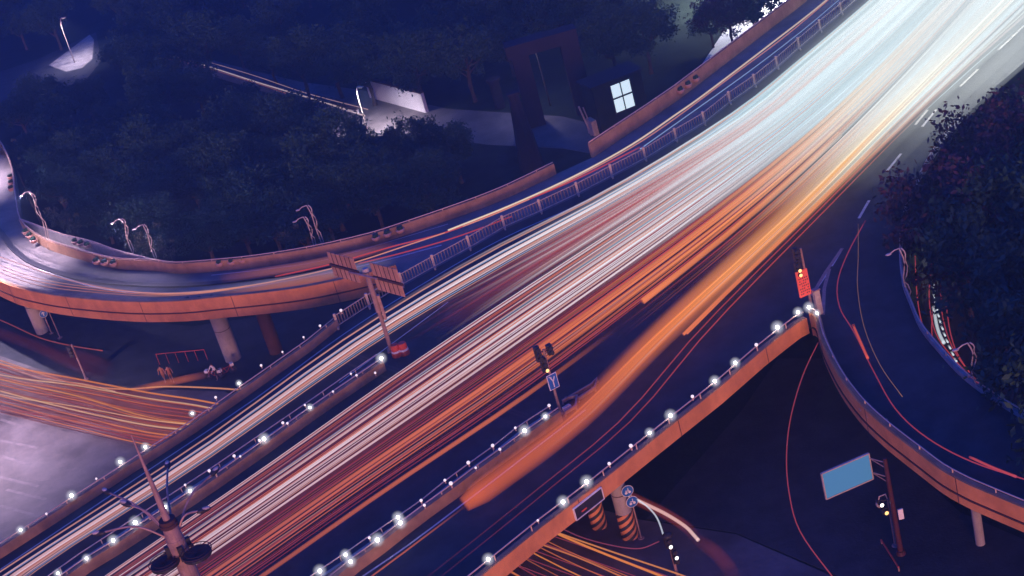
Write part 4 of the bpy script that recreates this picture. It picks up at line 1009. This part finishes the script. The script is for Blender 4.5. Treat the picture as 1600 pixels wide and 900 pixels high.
def band(name, t0, t1, n, pal, rlo, rhi, label, grp, u0=0, u1=9, k=(.8, 1.1), drift=.05):
    for i in range(n):
        t = t0 + (t1 - t0) * (i + rt.uniform(.15, .85)) / n
        cols = rt.choices([p for p, w in pal], [w for p, w in pal])[0]
        a = u0 if u0 < .1 else u0 + rt.uniform(-.3, .5); b = u1 if u1 > 8.5 else u1 + rt.uniform(-.4, .4)
        run(t, cols, rt.uniform(rlo, rhi), label, grp, a, b, drift=rt.uniform(-drift, drift), k=rt.uniform(*k))
# left carriageway
for t, cols, r in ((.10, SALM, .05), (.27, PINK, .05), (.31, BLUE, .03), (.38, SALM, .045), (.415, PINK, .09), (.455, WHITE, .05), (.51, ORAN, .05), (.55, SALM, .075), (.61, PINK, .04), (.66, BLUE, .03), (.71, SALM, .03)):
    run(t, cols, r, 'bright trail among the few running along the left carriageway beside the railing', GL, drift=rt.uniform(-.02, .02))
run(.035, PINK, .06, 'lone pale trail hugging the foot of the white railing', GL, 3.0, 9)
for i in range(9): run(.12 + .8 * i / 9, WHITE, rt.uniform(.06, .16), 'broad white trail beside the railing in the bright upper road', GL, 4.4 + rt.uniform(-.6, 1.2), 9, drift=rt.uniform(-.05, .05), k=rt.uniform(.5, 1.05))
band('c', .7, 1.95, 12, [(RED, 3), (SALM, 2), (PINK, 2), (ORAN, 1)], .03, .07, 'thin trail rising from the left median nose between the carriageways', GL, 3.3, 9, drift=.15)
band('c', .9, 2.0, 9, [(WHITE, 3), (PINK, 1)], .09, .18, 'broad white trail crossing above the left median nose', GL, 4.6, 9, drift=.1)
for t, u0 in ((.85, 3.5), (1.15, 3.4), (1.45, 3.4), (1.75, 3.5)): run(t, [(0, (.2, .03, .06)), (4, (.26, .05, .08)), (5.2, (.42, .14, .14)), (6.5, (.8, .7, .7)), (9, (.9, 1, 1))], .55, 'dim wide red band between the carriageways above the left median nose', GL, u0, 9, soft=True, alpha=.45, z=DZ + .45, fade=.2)
band('c2', .75, 2.02, 16, [(WHITE, 3), (PINK, 3), (RED, 2), (SALM, 1)], .025, .06, 'fine bright trail fanning out above the left median nose', GL, 3.7, 9, k=(.8, 1.15), drift=.25)
for t, d in ((.8, .5), (1.1, .6), (1.7, -.5), (1.95, -.6)): run(t, WHITE, .04, 'fine white trail weaving between lanes above the left median nose', GL, 3.8, 7.5, drift=d)
band('r2', 3.05, 3.75, 14, [(RED, 5), (ORAN, 2)], .018, .04, 'fine red trail in the darker lane left of the blurred band', GR, 4.2, 9, k=(.8, 1.1), drift=.12)
band('s1', 2.2, 4.6, 16, [(WHITE, 1)], .02, .04, 'short crisp white streak over the bright upper lanes', GR, 5.9, 7.9, k=(1.1, 1.4), drift=.1)
# crossing trails
run(.75, WHITE, .05, 'white trail slanting across from the right lanes to the railing side', GL, 3.6, 7.5, drift=.9)
run(.95, PINK, .05, 'white trail slanting across from the right lanes to the railing side', GL, 3.6, 7.2, drift=.9)
run(1.9, SALM, .05, 'salmon trail slanting across the lanes towards the railing', GL, 3.6, 6.6, drift=-.9)
# central white bundle
band('w', 2.02, 2.48, 20, [(WHITE, 4), (PINK, 4), (SALM, 3), (RED, 4), (ORAN, 1), (BLUE, 1)], .016, .042, 'thin pale trail in the dense bundle right of the left median', GC, k=(.7, 1.1), drift=.03)
for t, c, r in ((2.06, PINK, .05), (2.17, SALM, .05), (2.23, PINK, .075), (2.30, WHITE, .08), (2.325, WHITE, .06), (2.36, PINK, .045), (2.415, WHITE, .07), (2.44, WHITE, .04), (2.48, WHITE, .06)):
    run(t, c, r, 'thick whitish trail in the dense bundle right of the left median', GC)
for i in range(12): run(2.0 + .55 * i / 12, WHITE, rt.uniform(.08, .2), 'broad cyan white trail in the upper half of the central lanes', GC, 4.2 + rt.uniform(-.4, 1.6), 9, k=rt.uniform(.55, 1.1))
# orange / red fan
band('o', 2.52, 2.92, 20, [(ORAN, 4), (RED, 5), (SALM, 1)], .016, .04, 'thin orange or red trail in the fan right of the white bundle', GC, k=(.6, 1.05), drift=.04)
for t, c, r in ((2.58, ORAN, .09), (2.66, ORAN, .11), (2.70, ORAN, .07), (2.77, RED, .06)): run(t, c, r, 'thick orange trail in the fan right of the white bundle', GC, 0 if t > 2.6 else 3)
band('o2', 2.62, 2.9, 8, [(ORAN, 1)], .025, .055, 'glowing orange trail of the fan right of the white bundle', GC, 2.6, 7, k=(.9, 1.2), drift=.04)
for t in (2.12, 2.27, 2.38, 2.45, 2.52): run(t, RED, .3, 'dim wide red band between the pale trails', GC, 0, 9, soft=True, alpha=.32, k=.8, z=DZ + .5)
run(2.985, ORAN, .13, 'long thick red orange trail lying apart right of the fan', GC, 0, 4.1, k=.8)
run(3.0, RED, .035, 'thin red trail parallel to the long thick one', GC, 4.1, 6.5)
run(2.93, ORAN, .16, 'short thick orange trail starting in the middle of the road', GC, 4.35, 6.3, k=1.0, sharp=True)
band('g', 2.55, 3.35, 22, [(GOLD, 3), (ORAN, 4), (RED, 2), (SALM, 1)], .03, .09, 'golden orange trail in the upper central lanes', GC, 4.8, 9, k=(.8, 1.1), drift=.12)
for i in range(9): run(2.55 + .9 * i / 9, WHITE, rt.uniform(.08, .2), 'broad white trail in the far upper central lanes', GC, 5.3 + rt.uniform(-.3, .9), 9, k=rt.uniform(.6, 1.1))
# right lanes
band('r', 3.3, 4.5, 20, [(GOLD, 3), (ORAN, 3), (RED, 3), (WHITE, 2)], .025, .07, 'fine orange trail around the wide blurred band', GR, 4.6, 9, k=(.8, 1.1), drift=.15)
for i in range(12): run(3.45 + 1.05 * i / 12, WHITE, rt.uniform(.05, .22), 'broad white trail in the upper right lanes', GR, 5.2 + rt.uniform(-.6, .8), 9, drift=rt.uniform(-.1, .1), k=rt.uniform(.6, 1.1))
run(4.22, GOLD, .06, 'golden trail right of the wide blurred band', GR, 3.9, 7)
run(4.27, ORAN, .08, 'short orange double trail right of the wide blurred band', GR, 3.95, 6, sharp=True)
run(4.31, ORAN, .05, 'thin one of the short orange double trail', GR, 3.95, 6, sharp=True)
for t in (4.50, 4.62): run(t, RED, .032, 'thin crimson line of the pair running along the right parapet', GR, 0.2, 7.2, drift=-.1)
run(4.0, ORAN, .05, 'thin orange trail running out of the blurred band to the bottom edge', GR, .2, 2.0, k=.8)
for t in (3.86, 3.93, 4.0, 4.06): run(t, GOLD, .025, 'thin golden filament inside the wide blurred band', GR, 2.4, 6.5, z=DZ + 2.6)
# soft wide glows
BUS = [(0, (.68, .11, .035)), (3, (.80, .15, .055)), (4.2, (.84, .22, .06)), (4.9, (.95, .38, .13)), (5.6, (.95, .85, .62)), (9, (.9, 1, 1))]
for q in range(9): run(3.86 + .028 * q, rt.choice([GOLD, BUS, SALM]), rt.uniform(.02, .05), 'fine bright line floating inside the wide blurred band', GR, rt.uniform(2.0, 3.2), 9, z=DZ + 2.4, fade=.3, k=rt.uniform(.9, 1.3))
run(3.97, BUS, .66, 'wide blurred orange band of light along the lane right of the right median', GR, 1.97, 9, z=DZ + 1.3, soft=True, step=.15, alpha=.64, sharp=True, k=1.2)
run(4.0, BUS, .3, 'bright core streak inside the wide blurred band', GR, 2.1, 9, z=DZ + 1.6, soft=True, step=.15, alpha=.7, fade=.5, k=1.25)
run(3.86, BUS, .6, 'second blurred orange band overlapping the wide one on its left', GR, 2.6, 9, z=DZ + 1.1, soft=True, step=.2, alpha=.7, k=.8, fade=.3)
DIM = [(0, (.10, .035, .06)), (3, (.13, .04, .06)), (5, (.28, .10, .08)), (6.3, (.85, .78, .76)), (9, (.85, .98, 1))]
DIMW = [(0, (.09, .03, .06)), (3, (.14, .05, .08)), (5, (.4, .28, .32)), (6.2, (.6, .75, .8)), (9, (.85, 1, 1))]
for t, c, r, u0 in ((.5, DIMW, .7, 3.4), (1.4, DIM, .8, 3.4), (2.1, DIM, .8, 0), (2.3, DIMW, .9, 0), (2.6, DIM, .8, 0), (2.8, DIM, .8, 0), (2.95, DIM, .6, 3), (3.25, DIM, .8, 5.2), (3.5, DIM, .8, 5.6), (1.9, DIMW, .8, 4.2), (2.5, DIMW, .8, 4.6), (4.25, DIM, .6, 5), (4.45, DIMW, .8, 6.2)):
    run(t, c, r, 'faint wide haze of light under the brighter trails of its lane', 'faint wide light bands', u0, 9, z=DZ + .45, soft=True, flat=.4, alpha=.12 if u0 < 3.1 else .5, fade=.5)
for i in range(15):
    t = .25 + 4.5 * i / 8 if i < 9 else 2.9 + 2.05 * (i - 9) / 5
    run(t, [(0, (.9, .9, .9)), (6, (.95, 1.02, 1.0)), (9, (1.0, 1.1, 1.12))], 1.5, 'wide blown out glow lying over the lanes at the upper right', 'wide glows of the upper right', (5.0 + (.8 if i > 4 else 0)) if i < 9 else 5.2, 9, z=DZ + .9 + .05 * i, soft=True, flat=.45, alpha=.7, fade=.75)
# ramp trails
def free(pxs, z, r, col, label, grp, soft=False, alpha=1.0, k=1.0, n=5, taper=False):
    pts = smooth(PL(pxs, z), n)
    if soft: N = len(pts) - 1; alpha = [alpha * min(1, .05 + i / (.35 * N), .05 + (N - i) / (.35 * N)) for i in range(N + 1)]
    c = [tuple(x * k for x in col)] * len(pts); return trail(pts, c, r, label, grp, soft, alpha=alpha)
GRp = 'light trails on the ramps'
free([(-60, 380), (30, 412), (105, 437), (200, 455), (300, 458), (420, 441), (540, 414), (640, 382), (725, 353), (800, 323), (900, 277), (987, 230), (1056, 184), (1150, 114), (1240, 46), (1340, -40)], DZ + .6, .06, (.75, .28, .20), 'long salmon trail running the whole length of the left ramp', GRp)
free([(700, 360), (800, 320), (900, 274), (987, 226), (1056, 179), (1100, 148), (1200, 72), (1288, 3), (1340, -46)], DZ + .7, .09, (.95, .72, .55), 'pale glowing trail between the mauve parapet and the railing', GRp)
free([(430, 432), (520, 412), (610, 386), (700, 362), (800, 322), (900, 280), (1000, 230)], DZ + .6, .07, (.55, .06, .07), 'red trail on the ramp above the sign panels', GRp)
free([(560, 412), (640, 392), (720, 368), (800, 338)], DZ + .6, .06, (.5, .05, .07), 'lower red trail on the ramp above the sign panels', GRp)
free([(1000, 233), (1072, 182), (1170, 112), (1256, 46), (1320, -8)], DZ + .4, .05, (.3, .45, .8), 'thin blue trail beside the pale one on the far ramp', GRp)
for k, (o1, c) in enumerate(((0, (.8, .25, .10)), (8, (.6, .22, .12)), (-7, (.7, .3, .18)))):
    free([(-60, 392 + o1), (0, 420 + o1 * .8), (60, 440 + o1 * .7), (140, 452 + o1 * .5), (240, 460 + o1 * .3), (330, 455 + o1 * .2), (430, 440)], DZ + .5, .04, c, 'orange trail curving on the near lane of the left loop ramp', GRp)
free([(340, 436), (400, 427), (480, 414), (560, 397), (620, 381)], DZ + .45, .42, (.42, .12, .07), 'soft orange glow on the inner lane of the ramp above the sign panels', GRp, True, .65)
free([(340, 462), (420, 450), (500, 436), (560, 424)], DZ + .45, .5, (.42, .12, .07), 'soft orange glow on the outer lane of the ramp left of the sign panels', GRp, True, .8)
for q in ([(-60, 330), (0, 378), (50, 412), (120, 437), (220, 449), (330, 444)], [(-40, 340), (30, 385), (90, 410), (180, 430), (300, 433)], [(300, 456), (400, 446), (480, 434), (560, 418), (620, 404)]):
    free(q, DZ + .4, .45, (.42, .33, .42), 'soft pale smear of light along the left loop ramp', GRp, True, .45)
# right ramp
GX = 'light trails on the right ramp'
free([(1352, 345), (1325, 395), (1309, 440), (1312, 480), (1335, 520), (1365, 580), (1400, 640), (1450, 685), (1520, 722), (1620, 755)], DZ + .6, .045, (.42, .05, .09), 'thin crimson trail curving down the middle of the right ramp', GX)
free([(1333, 508), (1345, 535), (1356, 560)], DZ + .62, .09, (.85, .12, .08), 'short bright red streak on the right ramp', GX)
free([(1515, 714), (1550, 730), (1588, 745)], DZ + .62, .08, (.55, .07, .10), 'short crimson streak near the right picture edge', GX)
free([(1341, 350), (1341, 400), (1340, 450), (1350, 510), (1375, 570), (1410, 620)], DZ + .6, .025, (.35, .16, .10), 'faint hair thin trail on the right ramp', GX)
free([(1280, 532), (1255, 585), (1236, 650), (1229, 710), (1233, 770), (1250, 830), (1300, 900), (1330, 935)], .7, .045, (.45, .06, .10), 'single crimson trail arching down the dark ground right of the bridge', 'light trails on the ground')
for k, q in enumerate(([(1462, 380), (1455, 420), (1452, 470), (1462, 520), (1490, 560), (1540, 612)], [(1478, 410), (1470, 450), (1474, 500), (1492, 550), (1530, 600)], [(1478, 470), (1485, 520), (1500, 560), (1535, 608)], [(1458, 480), (1456, 520), (1464, 548)], [(1430, 400), (1432, 450), (1437, 490), (1446, 524)])):
    free(q, .7, .05, (.55, .06, .08), 'red trail in the small bundle at the trees on the right', GX)
free([(1459, 480), (1463, 505), (1468, 522), (1475, 536)], 0.8, .13, (.8, .9, 1.0), 'short thick white streak at the trees on the right', GX)
for k in range(16):
    u = k / 15; x = 1457 + 50 * u ** 1.7; y = 440 + 150 * u
    free([(x, y), (x + 2.0 + u * 2, y + 5)], 0.8, .07, (.8, .9, 1.0), 'short white dash in the dotted line beside the right trees', GX, n=1)
# ground trails crossing under the bridge, left part
GG = 'light trails on the crossing road'
for i in range(30):
    f = (i + rt.random()) / 30; y0 = 566 + 78 * f; st = i % 3 == 0
    c = rt.choice([(.95, .28, .07), (1.0, .38, .10), (1.0, .6, .35), (.9, .24, .08)]) if st else rt.choice([(.45, .07, .06), (.6, .14, .05), (.3, .04, .07)])
    q1 = rt.uniform(-14, 14) * (.3 if f < .12 or f > .9 else 1); q2 = rt.uniform(-7, 7)
    pts = [(-160, y0 - 45 + q1), (0, y0 + q1 * .7), (120, y0 + 26 + 4 * f), (230, y0 + 52 + 4 * f + q2), (330, y0 + 68 + q2), (480, y0 + 100 + 10 * f), (700, y0 + 185 + 30 * f), (880, y0 + 272 + 45 * f), (1060, y0 + 345 + 60 * f), (1180, y0 + 400 + 60 * f)]
    if i % 4: pts = pts[:6]
    free(pts, rt.uniform(.6, 1.0), rt.uniform(.035, .085) if st else rt.uniform(.02, .05), c, 'orange or red trail on the road crossing below the left side of the bridge', GG, k=rt.uniform(.8, 1.05))
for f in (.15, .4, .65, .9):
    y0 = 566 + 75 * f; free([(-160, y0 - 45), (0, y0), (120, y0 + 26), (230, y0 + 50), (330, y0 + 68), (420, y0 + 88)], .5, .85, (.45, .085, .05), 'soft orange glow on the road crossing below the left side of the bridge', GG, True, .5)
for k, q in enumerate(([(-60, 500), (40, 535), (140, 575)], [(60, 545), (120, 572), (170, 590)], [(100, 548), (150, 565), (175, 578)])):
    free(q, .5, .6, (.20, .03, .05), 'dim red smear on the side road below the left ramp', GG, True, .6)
free([(-60, 545), (0, 563), (60, 583), (120, 600), (190, 608), (260, 604), (345, 607), (400, 612)], .7, .08, (.8, .3, .15), 'pale orange trail bending round the left kerb', GG)
free([(-60, 548), (0, 567), (60, 590), (130, 600), (180, 612)], .7, .05, (.8, .5, .4), 'pale trail weaving beside the left kerb', GG)
free([(-60, 480), (0, 500), (60, 527), (110, 540), (160, 548)], .7, .06, (.45, .08, .07), 'dim red trail under the left ramp', GG)
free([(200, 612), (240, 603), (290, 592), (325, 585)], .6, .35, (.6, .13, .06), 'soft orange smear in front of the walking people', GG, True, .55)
# bottom middle
free([(780, 795), (860, 828), (950, 860), (1060, 897), (1150, 930)], .7, .06, (.75, .25, .09), 'upper orange trail below the striped piers', GG)
free([(800, 835), (900, 870), (980, 905)], .7, .06, (.7, .2, .08), 'lower orange trail below the striped piers', GG)
for k in range(7): free([(790, 812 + k * 16), (900, 850 + k * 17), (1050, 903 + k * 18)], .6, .03, (.35, .05, .08), 'faint crimson trail on the road below the striped piers', GG)
free([(870, 822), (910, 840), (960, 853), (1000, 857), (1030, 846)], .6, .04, (.28, .05, .10), 'thin crimson loop trail round the striped piers', GG)
free([(940, 760), (975, 772), (1005, 786), (1040, 803), (1070, 822), (1084, 836), (1091, 844)], 1.2, [.125] * 31, (1.15, .75, .72), 'thick pale arc of light right of the round blue signs', GG)
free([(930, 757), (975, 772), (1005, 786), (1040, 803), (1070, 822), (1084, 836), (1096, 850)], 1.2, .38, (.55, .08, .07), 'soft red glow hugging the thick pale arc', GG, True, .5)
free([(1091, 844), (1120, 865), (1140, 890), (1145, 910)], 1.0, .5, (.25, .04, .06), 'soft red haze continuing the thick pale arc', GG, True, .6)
free([(995, 780), (1012, 792), (1027, 810), (1038, 840)], 3.0, .06, (.75, .8, .95), 'thin white arc ending at the bottom traffic light', GG)
# top left street
GT = 'light trails on the far street'
for k, (q, r, c) in enumerate((([(240, 82), (300, 96), (400, 128), (500, 158), (570, 181)], .10, (.85, .62, .62)), ([(330, 98), (400, 119), (480, 146), (575, 171)], .05, (.7, .4, .38)), ([(240, 88), (300, 100), (400, 130), (450, 147)], .04, (.5, .15, .12)))):
    free(q, .7, r, c, f"{['thickest', 'upper thin', 'lower reddish'][k]} trail on the far street among the dark trees", GT)

# the thinnest and shortest lines beyond 300 become one mass
THIN.sort(key=lambda q: q[0]); vs = []; fs = []; cs = []
for _, o in THIN[:max(0, NTR - 298)]:
    b0 = len(vs); me = o.data; vs += [tuple(v.co) for v in me.vertices]; fs += [tuple(b0 + i for i in p.vertices) for p in me.polygons]
    for d in me.color_attributes['glow'].data: cs += list(d.color)
    bpy.data.objects.remove(o)
me = bpy.data.meshes.new('thin_light_trails'); me.from_pydata(vs, [], fs); at = me.color_attributes.new('glow', 'FLOAT_COLOR', 'POINT'); at.data.foreach_set('color', cs)
for p in me.polygons: p.use_smooth = True
o = link('thin_light_trails', me, 'trail_thin'); o['kind'] = 'stuff'; o['label'] = 'mass of the thinnest light trails scattered over all the roads'

# ------------------------------------------------------------------ night air
bm = bmesh.new(); box(bm, (0, 385, 30.2), (900, 900, 62.6)); hz = bmlink('haze', bm, None); hz['kind'] = 'stuff'
m = bpy.data.materials.new('haze'); m.use_nodes = True; n = m.node_tree; n.nodes.remove(n.nodes['Principled BSDF'])
pv = n.nodes.new('ShaderNodeVolumePrincipled'); pv.inputs['Density'].default_value = .0012; pv.inputs['Color'].default_value = (.52, .76, 1.0, 1); pv.inputs['Anisotropy'].default_value = 0.6
n.links.new(pv.outputs[0], n.nodes['Material Output'].inputs['Volume']); hz.data.materials.append(m)
for k, t in enumerate(protos):
    if not used[k]: bpy.data.objects.remove(t)
print('DIR', W_RT[-1] - W_RT[0], W_RTr[20] - W_RTr[12], W_NEAR[20] - W_NEAR[12]); print('TRAILS', NTR, 'TREES', len(cand))
